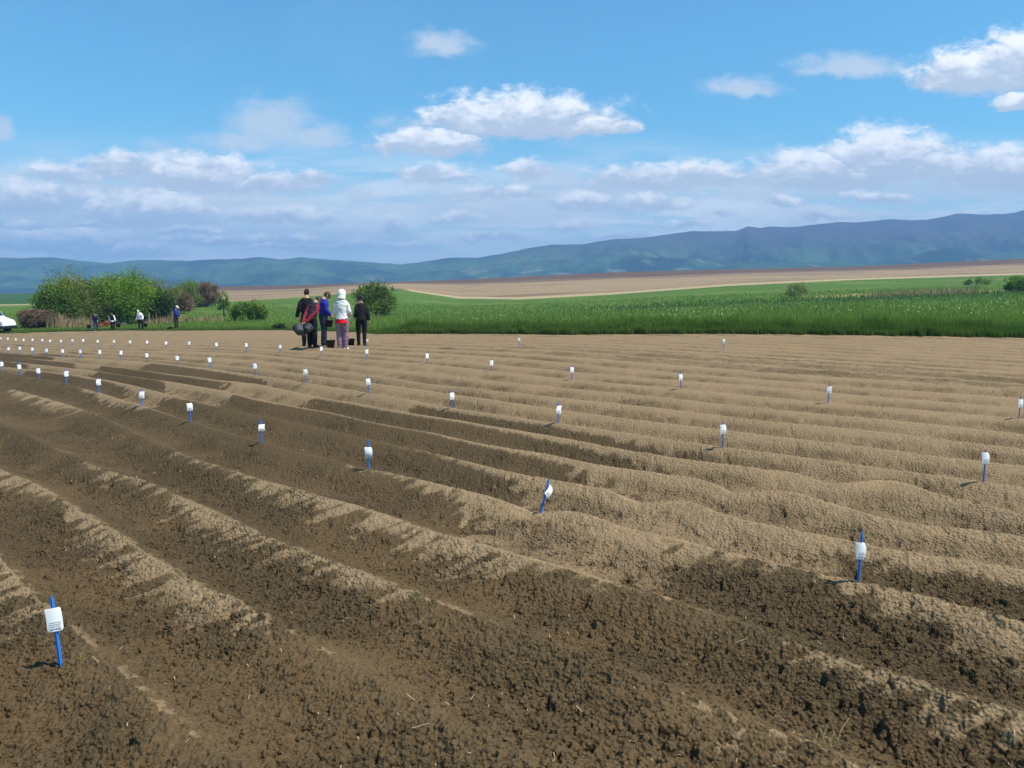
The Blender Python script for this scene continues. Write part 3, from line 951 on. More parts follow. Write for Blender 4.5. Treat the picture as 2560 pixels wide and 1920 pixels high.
# ------------------------------------------------------------------ air
hz_m = bpy.data.materials.new('haze')
hz_m.use_nodes = True
HT = NT(hz_m.node_tree)
HT.n.clear()
pv = HT.node('ShaderNodeVolumePrincipled')
pv.inputs['Color'].default_value = (0.26, 0.51, 0.86, 1)
pv.inputs['Density'].default_value = 0.00038
pv.inputs['Anisotropy'].default_value = 0.0
out = HT.node('ShaderNodeOutputMaterial')
HT.l.new(pv.outputs[0], out.inputs['Volume'])
hb = MB(); hb.box((-6500, -40, -140), (6500, 4300, 226))
haze = hb.build('haze', hz_m, smooth=False)
tag(haze, kind='stuff')

# ------------------------------------------------------------------ marker stakes
M_BLUE = mat('blue_plastic', (0.022, 0.21, 0.66), 0.35, 0.5, var=0.08, scale=20)
M_TAG = mat('white_tag_plastic', (0.88, 0.88, 0.87), 0.85, 0.15, var=0.02, scale=15)
M_PRINT = mat('grey_print', (0.10, 0.10, 0.11), 0.7, 0.2)


def stake_mesh(h, seed):
    r = random.Random(seed)
    mb = MB()
    w = 0.0085
    # cross-shaped plastic stake, tapering to a point at the top
    for (sx, sy) in ((w, 0.0028), (0.0028, w)):
        pts, rad = [], []
        for z, k in ((-0.06, 0.7), (0.0, 1.0), (h * 0.5, 1.0), (h - 0.035, 1.0), (h - 0.012, 0.55), (h, 0.12)):
            pts.append((0, 0, z)); rad.append((sx * k if k > .2 else .0012, sy * (k if k > .2 else .4)))
        mb.tube(pts, rad, 4 if False else 8, flat=(1, 0, 0))
    return mb


def tag_mb(w, ht, curl, side, seg=14):
    """curved label with rounded corners, hung from its top slot; local z=0 at its middle"""
    mb = MB()
    V, F = [], []
    nx = 8
    th = 0.0012
    for s in (0, 1):
        for i in range(seg + 1):
            v = i / seg
            z = (0.5 - v) * ht
            # bowed along its height, lower edge bent back
            bow = -curl * math.sin(v * math.pi * 0.9) + 0.35 * curl * v * v
            sh = side * (0.5 - v) ** 2 * 3.2 * w * 0.35 * (1 if v < .5 else .3)
            edge = min(v, 1 - v) * ht
            hw = w / 2
            rc = 0.005
            if edge < rc: hw -= rc - math.sqrt(max(0, rc * rc - (rc - edge) ** 2))
            for j in range(nx + 1):
                uu = j / nx * 2 - 1
                V.append((uu * hw - sh, -0.011 + bow + 0.004 * uu * uu + (th if s else 0), z))
    n1 = (seg + 1) * (nx + 1)
    for i in range(seg):
        for j in range(nx):
            a = i * (nx + 1) + j
            F.append((a, a + nx + 1, a + nx + 2, a + 1))
            F.append((n1 + a, n1 + a + 1, n1 + a + nx + 2, n1 + a + nx + 1))
    rimv = [j for j in range(nx + 1)] + [i * (nx + 1) + nx for i in range(1, seg + 1)] + [seg * (nx + 1) + j for j in range(nx - 1, -1, -1)] + [i * (nx + 1) for i in range(seg - 1, 0, -1)]
    for k in range(len(rimv)):
        a, b_ = rimv[k], rimv[(k + 1) % len(rimv)]
        F.append((a, b_, n1 + b_, n1 + a))
    mb.add(V, F)
    return mb


def print_mb(w, ht, curl, rows):
    """lines of small illegible print lying on the label"""
    mb = MB()
    r = random.Random(3)
    for (v, hh) in rows:
        x = -w * 0.36
        while x < w * 0.36:
            l = r.uniform(0.003, 0.007)
            z = (0.5 - v) * ht
            def bw(vv): return -curl * math.sin(vv * math.pi * 0.9) + 0.35 * curl * vv * vv
            dv = hh / ht / 2
            ya, yb_ = -0.0118 + bw(v - dv), -0.0118 + bw(v + dv)
            mb.add([(x, ya, z + hh / 2), (x + l, ya, z + hh / 2), (x + l, yb_, z - hh / 2), (x, yb_, z - hh / 2)], [(0, 1, 2, 3)])
            x += l + 0.0018
    return mb


ORD = ['first', 'second', 'third', 'fourth', 'fifth', 'sixth', 'seventh', 'eighth', 'ninth', 'tenth', 'eleventh', 'twelfth', 'thirteenth', 'fourteenth', 'fifteenth',
       'sixteenth', 'seventeenth', 'eighteenth', 'nineteenth', 'twentieth', 'twenty-first', 'twenty-second', 'twenty-third', 'twenty-fourth', 'twenty-fifth', 'twenty-sixth', 'twenty-seventh', 'twenty-eighth']


def make_stake(loc, h, tagz, tw, th_, curl, side, lean, rz, label, group, detailed=False, fold=0):
    root = empty('marker_stake', loc, rz, label, 'marker stake', group)
    root.rotation_euler = Euler((lean[0], lean[1], rz))
    stake_mesh(h, 1).build('stake', M_BLUE, root, smooth=False)
    t = tag_mb(tw, th_, curl, side).build('tag', M_TAG, root, smooth=False)
    t.location = (0, 0, tagz)
    if fold:
        t.rotation_euler = (-0.15, 0.75, 0.75)
        t.location = (0.018, -0.01, tagz)
    if detailed:
        rows = [(0.62, 0.0030), (0.71, 0.0030), (0.80, 0.0030), (0.90, 0.0055)]
        p = print_mb(tw, th_, curl, rows).build('print', M_PRINT, t, smooth=False)
    return root


def line_point(px, k):
    a = px_dir(px, 940)[0]
    y = 8.0
    for _ in range(80):
        x = a * y
        t = UX * x + UY * y
        n = crest_n(k, t)
        y = .5 * y + .5 * (n - NX * x) / NY
    x = a * y
    return x, y


GR = 'blue marker stakes with white tags on the ridges'
rs = random.Random(11)
PA = [2173, 1354, 917, 648, 471, 351, 246, 165, 98, 51, 6]
PB = [2478, 1813, 1396, 1129, 922, 765, 640, 527, 445, 371, 305, 252, 205, 161, 121, 85, 54, 26, 3]
PC = [2555, 2073, 1703, 1430, 1228, 1068, 918, 804, 702, 619, 545, 476, 419, 373, 329, 290, 250, 214, 186, 158, 131, 112, 87, 66, 46, 26, 10]
LA = {0: 'large stake at the lower right, its white tag bent over to the left',
      1: 'leaning blue stake with a small white tag folded edge-on, centre right of the field',
      2: 'blue stake with curved white tag on dark soil, left of the leaning one'}


def put_stake(x, y, i, line, n_in_line):
    z = soil_z(x, y)
    far = y > 14
    h = rs.uniform(0.255, 0.30)
    curl = rs.uniform(0.0005, 0.002)
    side = rs.choice((-1, 1, 1)) * rs.uniform(0.2, 1.0)
    lean = [rs.uniform(-.05, .05), rs.uniform(-.07, .07)]
    rz = rs.uniform(-.2, .35) + 0.30 - x / y * 0.4
    tz = h * rs.uniform(0.60, 0.72); tw = 0.068; th_ = 0.098
    fold = 0
    nm = {'A': 'front', 'B': 'middle', 'C': 'back'}[line]
    if i < len(ORD):
        label = 'blue stake with white tag, %s from the right in the %s line of stakes' % (ORD[i], nm)
    if line == 'A':
        if i == 0: h = .315; tz = .195; curl = .002; side = 0.9; lean = [0, .03]; rz = .15; label = LA[0]; tw = .058
        if i == 1: h = .285; tz = .175; fold = 1; lean = [0, .22]; rz = 0; label = LA[1]; tw = .068; th_ = .085
        if i == 2: h = .28; tz = .155; curl = .010; side = .5; lean = [0, .02]; rz = .1; label = LA[2]; th_ = .105
        if i == 3: h = .27; tz = .17; curl = .006; side = -.4; th_ = .075
        if i == 4: curl = .004; side = .3; h = .25; tz = .19
    if line == 'B' and i == 0: h = .285; tz = .205; side = 0.9; curl = .002; lean = [0, 0]; rz = .15; th_ = .10; label = 'blue stake with a bowed white tag, rightmost in the middle line of stakes'
    if line == 'B' and i == 1: h = .28; tz = .195; side = .6; lean = [0, -.03]; label = 'blue stake with slightly tilted white tag, second from the right in the middle line'
    if line == 'C' and i == 0: label = 'blue stake with white tag cut by the right edge of the picture'
    make_stake((x, y, z), h, tz, tw, th_, curl, side, lean, rz, label, GR, detailed=not far, fold=fold)


for i, px in enumerate(PA):
    put_stake(*line_point(px, 0), i, 'A', len(PA))
for i, px in enumerate(PB):
    put_stake(*line_point(px, 4), i, 'B', len(PB))
for i, px in enumerate(PC):
    put_stake(*line_point(px, 8), i, 'C', len(PC))
for px, py, lb in ((1808, 874, 'blue stake with white tag standing alone near the dark crop edge, far right'),
                   (1297, 868, 'blue stake with white tag near the crop edge, in the middle of the picture'),
                   (918, 862, 'blue stake with white tag right behind the person in black')):
    p = at(px, py)
    make_stake((p.x, p.y, soil_z(p.x, p.y)), .29, .22, .062, .10, .006, .2, (0, .02), 0, lb, GR)
p = soil_at(152, 1664)
make_stake((p.x, p.y, soil_z(p.x, p.y) - 0.004), .350, .232, .066, .112, .001, .15, (0, -.05), .42,
           'nearest blue stake with white tag, at the bottom left of the picture', GR, detailed=True)

# ------------------------------------------------------------------ grass, flowers, reeds
def leafmat(name, ca, cb, trans=0.35, rough=0.6):
    m = bpy.data.materials.new(name)
    m.use_nodes = True
    T = NT(m.node_tree)
    b = m.node_tree.nodes['Principled BSDF']
    at_ = T.node('ShaderNodeAttribute'); at_.attribute_name = 'tone'
    c = T.mix(at_.outputs['Fac'], ca, cb)
    T.put(b.inputs['Base Color'], c)
    b.inputs['Roughness'].default_value = rough
    b.inputs['Specular IOR Level'].default_value = 0.25
    tr = T.node('ShaderNodeBsdfTranslucent')
    T.put(tr.inputs[0], T.mix(1.0, c, (1.25, 1.35, 0.7), 'MULTIPLY'))
    mx = T.node('ShaderNodeMixShader'); mx.inputs[0].default_value = trans
    o = m.node_tree.nodes['Material Output']
    T.l.new(b.outputs[0], mx.inputs[1]); T.l.new(tr.outputs[0], mx.inputs[2]); T.l.new(mx.outputs[0], o.inputs[0])
    return m


def blades(name, x, y, z, hgt, wid, mat_, tone, bend=0.35, parent=None, lean=(0, 0)):
    """two-segment blades: 5 vertices, as 1 quad + 1 triangle (both stored as quads with a repeated tip offset)"""
    n = len(x)
    th = rng.uniform(0, 6.283, n); dx, dy = np.cos(th), np.sin(th)
    bd = rng.uniform(0.1, 1, n) * bend * hgt; ph = rng.uniform(0, 6.283, n)
    bx, by = bd * np.cos(ph) + lean[0] * hgt, bd * np.sin(ph) + lean[1] * hgt
    V = np.empty((n, 6, 3), np.float32)
    w = wid / 2
    for i, (f, ww, bb) in enumerate(((0, 1.0, 0), (0.55, 0.8, 0.3), (1.0, 0.18, 1.0))):
        V[:, 2 * i, 0] = x - dx * w * ww + bx * bb; V[:, 2 * i, 1] = y - dy * w * ww + by * bb; V[:, 2 * i, 2] = z + hgt * f * (1 if f < 1 else .95)
        V[:, 2 * i + 1, 0] = x + dx * w * ww + bx * bb; V[:, 2 * i + 1, 1] = y + dy * w * ww + by * bb; V[:, 2 * i + 1, 2] = z + hgt * f
    o = np.arange(n)[:, None] * 6
    F = np.concatenate([o + np.array([[0, 1, 3, 2]]), o + np.array([[2, 3, 5, 4]])], 0)
    return fast_mesh(name, V.reshape(-1, 3), F, mat_, parent, {'tone': np.repeat(tone, 6)})


M_GRASS = leafmat('grass_blade', (0.050, 0.105, 0.014), (0.195, 0.275, 0.050))
M_DRY = leafmat('dry_stalk', (0.20, 0.13, 0.065), (0.46, 0.35, 0.19), 0.15)
M_FLOW = mat('white_umbel', (0.34, 0.42, 0.19), 0.8, 0.2)

# tall crop and verge grass from the edge of the field outwards
n = 330000
a = rng.uniform(-.80, .80, n)
ye_ = y_edge(a)
u_ = rng.uniform(0, 1, n) ** 1.25
ymax = 120.0
y = ye_ + 0.2 + (np.exp(u_ * np.log(ymax - 20)) - 1) * 1.0
y = np.where(rng.uniform(0, 1, n) < 0.33, ye_ - 0.35 + 0.5 * fbm(a * 60, a * 0 + 3, 74, 3) + rng.exponential(0.9, n), y)
x = a * y
z = z_land(x, y)
cropw = sstep(a, -0.19, -0.12)
cl = fbm(x * 0.35, y * 0.35, 71, 3)
hgt = (0.14 + 0.26 * cropw) * (0.7 + 0.5 * rng.uniform(0, 1, n)) * (1 + 0.5 * cl)
hgt = hgt * (1 - 0.35 * sstep(y, 60, 100)) * (0.75 + 0.9 * np.clip(fbm(x * 1.1, y * 1.1, 73, 3) + .15, 0, 1)) * (0.55 + 0.45 * sstep(y - ye_, -0.2, 1.2))
wid = np.maximum(0.016, y / 1300.0)
ok = y < 125
tone = np.clip(0.28 + 0.4 * rng.uniform(0, 1, n) + 0.35 * cl + 0.25 * sstep(y - ye_, 0.5, 6) - 0.22 * sstep(y - ye_, 1.6, 0.2) - 0.55 * sstep(y, 70, 84) * sstep(a, 0.05, 0.15) * sstep(y, 100, 90), 0, 1)
gr_o = blades('meadow_grass', x[ok], y[ok], z[ok], hgt[ok], wid[ok], M_GRASS, tone[ok])
tag(gr_o, 'green grass and crop leaves growing from the field edge up the slope', 'grass', kind='stuff')

n = 4200
a = rng.uniform(-.12, .70, n); y = rng.uniform(31, 78, n); x = a * y; z = z_land(x, y) + rng.uniform(0.30, 0.52, n)
dens = fbm(x * 0.09, y * 0.16, 81, 3)
ok = (rng.uniform(0, 1, n) < sstep(dens, -0.25, 0.35) * sstep(y, 30, 46) * (0.35 + 0.65 * sstep(a, 0.0, 0.2))) & (y > y_edge(a) + 3)
x, y, z = x[ok], y[ok], z[ok]; n = len(x)
r = rng.uniform(0.015, 0.042, n)
V = np.empty((n, 8, 3), np.float32)
for i in range(8):
    t = i * math.pi / 4
    V[:, i, 0] = x + r * math.cos(t); V[:, i, 1] = y + r * math.sin(t) * .8; V[:, i, 2] = z + rng.uniform(-.012, .03, n) + 0.01 * math.sin(t)
fl = fast_mesh('white_wildflowers', V.reshape(-1, 3), np.arange(n * 8).reshape(n, 8), M_FLOW)
tag(fl, 'small white flower heads scattered over the green crop', 'wildflowers', kind='stuff')

# dry reeds and stalks under the thicket
def reed_patch(px0, px1, py, dep, n, h0, h1):
    pxs = rng.uniform(px0, px1, n); X_, Y_ = [], []
    base = at((px0 + px1) / 2, py).y
    aa_ = (pxs - 1280) / FPX * 1.0
    y_ = base + rng.uniform(0, dep, n)
    x_ = aa_ * (y_ * math.cos(PIT) + 1.75 * math.sin(PIT) * 2)
    return x_, y_, z_land(x_, y_), rng.uniform(h0, h1, n)

Q = [reed_patch(118, 232, 822, 2.5, 760, .3, 1.35), reed_patch(190, 236, 815, 2.0, 200, .5, 1.5), reed_patch(60, 130, 822, 3.0, 420, .3, .9),
     reed_patch(355, 440, 812, 3, 500, .3, .9), reed_patch(440, 560, 806, 4, 420, .25, .7), reed_patch(860, 985, 800, 5, 160, .2, .5),
     reed_patch(2165, 2440, 741, 8, 1500, .4, 1.0)]
x, y, z, hh = [np.concatenate([q_[i] for q_ in Q]) for i in range(4)]
cl_ = fbm(x * 1.1, y * 0.7, 88, 3)
hh = hh * np.clip(0.75 + 0.9 * cl_, 0.3, 1.35)
ok = rng.uniform(0, 1, len(x)) < np.clip(0.75 + 1.2 * cl_, 0.2, 1)
x, y, z, hh = x[ok], y[ok], z[ok], hh[ok]
o = blades('dry_reeds', x, y, z, hh, rng.uniform(.03, .06, len(x)), M_DRY, rng.uniform(0, 1, len(x)) ** 1.3, 0.25)
tag(o, 'pale dry reeds and straw standing at the foot of the thicket and on the slope', 'dry reeds', kind='stuff')

# ------------------------------------------------------------------ shrubs and trees
M_BARK = mat('bark', (0.10, 0.075, 0.05), 0.95, 0.1, bump=0.01)
M_TWIG = mat('bare_twig', (0.16, 0.105, 0.07), 0.95, 0.1)
LM = {'green': leafmat('leaf_green', (0.045, 0.095, 0.010), (0.190, 0.275, 0.034)),
      'bright': leafmat('leaf_bright', (0.055, 0.130, 0.010), (0.215, 0.330, 0.034)),
      'dark': leafmat('leaf_dark', (0.012, 0.038, 0.009), (0.055, 0.105, 0.022)),
      'olive': leafmat('leaf_olive', (0.065, 0.095, 0.018), (0.225, 0.265, 0.060)),
      'brown': leafmat('leaf_brown', (0.095, 0.060, 0.036), (0.26, 0.17, 0.10), 0.2)}


def tree(name, base, w, h, d, kind, n, label, cat, group=None, leaf=0.13, trunk=True, lobes=26, low=0.08, seed=0, up=0.0, airy=0.0):
    R = np.random.default_rng(seed + 100)
    rr = random.Random(seed)
    root = empty(name, base, 0, label, cat, group)
    # limbs
    tips = []
    mb = MB()
    stems = 1 if trunk else 5
    for s in range(stems):
        bx, by = (0, 0) if stems == 1 else (rr.uniform(-.25, .25) * w, rr.uniform(-.25, .25) * d)
        r0 = max(0.02, h * 0.03) / (1 if stems == 1 else 1.8)
        top = Vector((bx * 1.5 + rr.uniform(-.08, .08) * w, by * 1.3, h * rr.uniform(.55, .70)))
        P_ = [Vector((bx, by, -.15)), Vector((bx, by, 0)) + (top - Vector((bx, by, 0))) * .35 + Vector((rr.uniform(-.05, .05) * w, 0, 0)), top]
        mb.tube(P_, [r0 * 1.25, r0 * .8, r0 * .2], 7)
        for b_ in range(7 if stems == 1 else 4):
            f = rr.uniform(.25, .95)
            st = P_[0].lerp(P_[1], f * 2) if f < .5 else P_[1].lerp(P_[2], f * 2 - 1)
            an = rr.uniform(0, 6.28)
            e = Vector((bx + math.cos(an) * w * rr.uniform(.25, .46), by + math.sin(an) * d * rr.uniform(.25, .46), min(h * .70, st.z + h * rr.uniform(.1, .3))))
            mid = st.lerp(e, .5) + Vector((0, 0, h * .04))
            mb.tube([st, mid, e], [r0 * .45, r0 * .28, r0 * .08], 5)
            tips.append(e)
    mb.build('trunk' if trunk else 'stems', M_BARK if kind != 'brown' else M_TWIG, root)
    # crown: leaf clumps on an uneven envelope
    C, RD = [], []
    for i in range(lobes):
        an = R.uniform(0, 6.283); el = R.uniform(-0.25, 1.0) if i > lobes // 3 else R.uniform(.2, 1)
        rad = R.uniform(.35, .80)
        ce = math.sqrt(max(0, 1 - min(1, abs(el)) ** 2))
        C.append((math.cos(an) * w * .5 * rad, math.sin(an) * d * .5 * rad, h * (low + (1 - low) * (.12 + .70 * R.uniform(0, 1) * (1 - .75 * rad ** 2.2)))))
        RD.append(min(w, h) * R.uniform(.16, .30))
    for e in tips:
        C.append(tuple(e)); RD.append(min(w, h) * R.uniform(.08, .15))
    C = np.array(C); RD = np.array(RD)
    wt = RD ** 2; wt /= wt.sum()
    ci = R.choice(len(C), n, p=wt)
    dv = R.normal(size=(n, 3)); dv /= np.linalg.norm(dv, axis=1)[:, None]
    rad = R.uniform(0, 1, n) ** (0.5 + airy * .3) * (1 + 0.20 * np.clip(R.normal(size=n), -2, 1.5))
    Pp = C[ci] + dv * (RD[ci] * rad)[:, None] * np.array([1.1, 1.1, 1.0])
    ns = fbm(Pp[:, 0] * 2.2 + Pp[:, 1], Pp[:, 2] * 2.2 - Pp[:, 1], seed + 5, 2)
    keep = (ns > -0.30 + airy * .25 - 0.3 * R.uniform(0, 1, n)) & (Pp[:, 2] > 0.03)
    if up:       # shoots sticking out of the top
        m_ = R.uniform(0, 1, n) < up
        sh_i = R.integers(0, 26, n)
        sx = R.uniform(-.42, .42, 26) * w; sy_ = R.uniform(-.3, .3, 26) * d; stt = R.uniform(.06, .20, 26) * h
        f = R.uniform(0, 1, n)
        zz = h * (.80 - .6 * (np.abs(sx[sh_i]) / w) ** 1.5) + stt[sh_i] * f - h * .08
        Pp = np.where(m_[:, None], np.stack([sx[sh_i] + R.normal(size=n) * .05 * w * (1 - f), sy_[sh_i] + R.normal(size=n) * .05, zz], 1), Pp)
    Pp = Pp[keep]; cj = ci[keep]
    n2 = len(Pp)
    # orient leaves roughly outward and up
    nv = R.normal(size=(n2, 3)); nv[:, 2] += .5; nv /= np.linalg.norm(nv, axis=1)[:, None]
    t1 = np.cross(nv, R.normal(size=(n2, 3))); t1 /= np.linalg.norm(t1, axis=1)[:, None]
    t2 = np.cross(nv, t1)
    s1 = (leaf * R.uniform(.55, 1.15, n2))[:, None]; s2 = s1 * R.uniform(.45, .75, (n2, 1))
    if kind == 'brown': s2 = s1 * 0.16; s1 = s1 * 1.6
    V = np.stack([Pp - t1 * s1 * .5, Pp + t2 * s2 * .5, Pp + t1 * s1 * .5, Pp - t2 * s2 * .5], 1)
    lt = R.uniform(0, 1, len(C))
    tone = np.clip(.05 + .62 * lt[cj] + .38 * R.uniform(0, 1, n2), 0, 1)
    fast_mesh('crown' if trunk else 'foliage', V.reshape(-1, 3), np.arange(n2 * 4).reshape(n2, 4), LM[kind], root, {'tone': np.repeat(tone, 4)})
    return root


def m_at(pxw, y):   # metres covered by a width in photo pixels at distance y
    return pxw * y / FPX


TREES = [
 # name, px, base py, width px, top py, kind, leaves, label, category, kwargs
 ('tree', 148, 818, 92, 702, 'green', 20000, 'round green tree at the left end of the thicket, behind the dry reeds', 'tree', dict(seed=1)),
 ('tree', 222, 815, 135, 668, 'olive', 20000, 'tallest yellowish green tree of the thicket behind the reeds, behind the worker in navy', 'tree', dict(seed=2, airy=.3)),
 ('tree', 262, 813, 120, 690, 'green', 24000, 'wide mid-green tree of the thicket, behind the worker in the dark vest', 'tree', dict(seed=3)),
 ('tree', 322, 812, 120, 674, 'bright', 20000, 'bright green tree in the middle of the thicket, behind the worker in the white shirt', 'tree', dict(seed=4, airy=.15)),
 ('tree', 356, 808, 76, 712, 'bright', 12000, 'low fresh green shrubby tree in front of the middle of the thicket', 'tree', dict(seed=14)),
 ('tree', 405, 806, 92, 680, 'olive', 13000, 'thin brownish half-leafed tree in the right part of the thicket', 'tree', dict(seed=5, airy=.9, leaf=.11)),
 ('tree', 392, 808, 70, 725, 'dark', 9000, 'dark green low tree in the thicket, left of the worker in the blue jacket', 'tree', dict(seed=6)),
 ('tree', 470, 770, 52, 690, 'green', 7000, 'small green tree rising behind the brown leafless shrub', 'tree', dict(seed=7, airy=.4, leaf=.16)),
 ('shrub', 497, 768, 105, 705, 'brown', 15000, 'reddish brown leafless shrub at the right end of the thicket', 'shrub', dict(seed=8, trunk=False)),
 ('shrub', 448, 785, 56, 718, 'brown', 8000, 'brown leafless shrub behind the worker in the blue jacket', 'shrub', dict(seed=18, trunk=False)),
 ('sapling', 561, 792, 26, 716, 'green', 1800, 'narrow young sapling standing alone right of the brown shrub', 'sapling', dict(seed=9, airy=.3, lobes=9, up=.1)),
 ('shrub', 622, 802, 92, 748, 'green', 9000, 'low spreading green shrub between the sapling and the group of workers', 'shrub', dict(seed=10, trunk=False, up=.12)),
 ('shrub', 700, 824, 32, 802, 'dark', 1800, 'small dark green shrub at the field edge, left of the group of workers', 'shrub', dict(seed=11, trunk=False)),
 ('shrub', 88, 822, 66, 768, 'brown', 13000, 'reddish brown dry shrub between the white van and the thicket', 'shrub', dict(seed=12, trunk=False)),
 ('shrub', 118, 820, 40, 762, 'brown', 6000, 'dark brown dry shrub touching the left end of the green thicket', 'shrub', dict(seed=13, trunk=False)),
 ('shrub', 936, 792, 88, 693, 'green', 15000, 'upright green shrub with shoots sticking out, right behind the person in black', 'shrub', dict(seed=15, trunk=False, up=.16, airy=.25)),
 ('shrub', 1990, 744, 62, 700, 'olive', 2600, 'thin see-through shrub on the meadow, halfway to the right of the picture', 'shrub', dict(seed=16, trunk=False, airy=.9, leaf=.16)),
 ('shrub', 2548, 728, 70, 684, 'bright', 5500, 'green shrub on the slope at the right edge of the picture', 'shrub', dict(seed=17, trunk=False, leaf=.2)),
 ('shrub', 2440, 712, 76, 690, 'green', 3000, 'low yellow-green shrub below the track, left of the one at the right edge', 'shrub', dict(seed=19, trunk=False, leaf=.2)),
]
for (nm, px, py, pw, top, kind, nl, lb, cat, kw) in TREES:
    p = at(px, py)
    tk = px < 530
    w = m_at(pw, p.y) * (1.30 if tk and kind != 'brown' else 1.05); h = m_at(py - top, p.y) * (1.10 if tk else 1.0)
    kw = dict(kw); kw.setdefault('leaf', max(0.10, p.y / 420.0))
    if kind == 'brown': kw['leaf'] = kw['leaf'] * 1.8
    tree(nm, p - Vector((0, 0, .05)), w, h, w * .8, kind, nl, lb, cat, 'trees and shrubs of the thicket' if px < 530 else None, **kw)

# heaps at the foot of the thicket
def heap(px, py, wpx, hpx, m_, label, seed):
    p = at(px, py); R = random.Random(seed)
    w = m_at(wpx, p.y); h = m_at(hpx, p.y)
    mb = MB()
    for i in range(70):
        f = R.uniform(-1, 1)
        c = Vector((f * w / 2, R.uniform(-.4, .4), R.uniform(0, h * (1 - f * f))))
        an = R.uniform(-.6, .6); l = R.uniform(.25, .7)
        dv = Vector((math.cos(an) * l / 2, R.uniform(-.2, .2), math.sin(an) * l / 4))
        r = R.uniform(.02, .045)
        mb.tube([c - dv, c + Vector((0, 0, .02)), c + dv], [r, r, r * .6], 6)
    o = mb.build('branch_heap', m_)
    o.location = p
    tag(o, label, 'branch heap')
heap(267, 817, 28, 17, mat('red_brown_wood', (0.28, 0.09, 0.05), .9, .1), 'reddish brown heap of cut branches between the two leftmost workers', 1)
heap(305, 814, 26, 10, mat('grey_wood', (0.17, 0.14, 0.13), .9, .1), 'low greyish heap of twigs beside the worker in the dark vest', 2)

# straw bits, sprouts and dry tuft on the soil
n = 260
py_ = rng.uniform(0, 1, n)
y = 2.6 + 9 * rng.uniform(0, 1, n) ** 2.0; x = rng.uniform(-.68, .68, n) * y
zz = np.array([soil_z(x[i], y[i]) for i in range(n)]) + .006
L_ = rng.uniform(.006, .022, n); L_[:26] = rng.uniform(.03, .08, 26)
V = np.empty((n, 4, 3), np.float32); th = rng.uniform(0, 3.14, n); wd = np.maximum(.0014, y * .00035); dz = rng.uniform(0, .012, n)
for i, (s, w_) in enumerate(((-1, -1), (1, -1), (1, 1), (-1, 1))):
    V[:, i, 0] = x + np.cos(th) * L_ * s * .5 - np.sin(th) * wd * w_; V[:, i, 1] = y + np.sin(th) * L_ * s * .5 + np.cos(th) * wd * w_; V[:, i, 2] = zz + dz * (s > 0) + .003
o = fast_mesh('straw_bits', V.reshape(-1, 3), np.arange(n * 4).reshape(n, 4), mat('straw', (0.40, 0.30, 0.17), .7, .2))
tag(o, 'pale bits of straw strewn over the moist soil in front', 'straw', kind='stuff')

def tuft(px, py, n_, h0, sp, m_, name, label, cat, tone=.5):
    p = soil_at(px, py); z = p.z
    x_ = rng.normal(0, sp, n_); y_ = rng.normal(0, sp * .6, n_)
    o_ = blades(name, x_, y_, np.full(n_, -.004), rng.uniform(.3, 1, n_) * h0, np.full(n_, .0032), m_, rng.uniform(tone - .3, tone + .4, n_).clip(0, 1), 1.3)
    o_.location = (p.x, p.y, z)
    return tag(o_, label, cat)
tuft(2050, 1862, 46, .075, .03, M_DRY, 'dry_grass_tuft', 'dry pale grass tuft on the light soil at the bottom right', 'dry grass', .7)
tuft(560 // 1 + 1000 - 518, 1506, 10, .035, .008, M_GRASS, 'sprout', 'tiny green sprout at the lower end of the dried ridge crest, centre of the foreground', 'sprout', .9)
tuft(1256, 1402, 14, .04, .01, M_GRASS, 'sprout', 'tiny green sprouts on the wide light crest left of centre right foreground', 'sprout', .9)
tuft(440, 1444, 12, .03, .015, M_GRASS, 'sprout', 'green sprout on the light crest up and right of the nearest stake', 'sprout', .8)
tuft(205, 1655, 10, .04, .006, M_GRASS, 'sprout', 'curled green shoot lying on the soil right of the nearest stake', 'sprout', .8)

# ------------------------------------------------------------------ people
M_SKIN = mat('skin', (0.46, 0.25, 0.17), .55, .3, var=.06)
M_EYE = mat('eye_dark', (0.03, 0.02, 0.02), .3, .5)
def cloth(name, c, **k): return mat(name, c, .9, .15, var=k.get('var', .18), scale=k.get('scale', 14), bump=.006)


def fingers(mb, wrist, d, palm_n, side, curl=0.8, s=1.0):
    """palm and five separate fingers; d = direction of the hand, palm_n = where the palm faces"""
    d = Vector(d).normalized(); pn = Vector(palm_n); pn = (pn - d * pn.dot(d)).normalized()
    ac = d.cross(pn).normalized() * side
    w = Vector(wrist)
    mb.tube([w - d * .02 * s, w + d * .03 * s, w + d * .085 * s], [(.022 * s, .019 * s), (.036 * s, .017 * s), (.040 * s, .014 * s)], 10, flat=ac)
    for i, (o, L, r) in enumerate(((.030, .072, .0088), (.010, .082, .0092), (-.011, .076, .0088), (-.030, .060, .0078))):
        p = w + d * .080 * s + ac * o * s
        pts = [p]; dd = d.copy()
        for seg, fr in enumerate((.45, .30, .25)):
            rot = Matrix.Rotation(curl * (.5 + .25 * seg + .07 * i), 3, d.cross(pn))
            dd = (rot @ dd).normalized()
            p = p + dd * L * fr * s
            pts.append(p)
        mb.tube(pts, [r * s, r * .95 * s, r * .88 * s, r * .6 * s], 7)
    p = w + d * .02 * s + ac * .030 * s
    td = (d * .6 + ac * .75 + pn * .35).normalized()
    p2 = p + td * .036 * s; p3 = p2 + (td + pn * .7 * curl - ac * .3).normalized() * .030 * s
    mb.tube([p, p2, p3], [.012 * s, .0105 * s, .007 * s], 7)


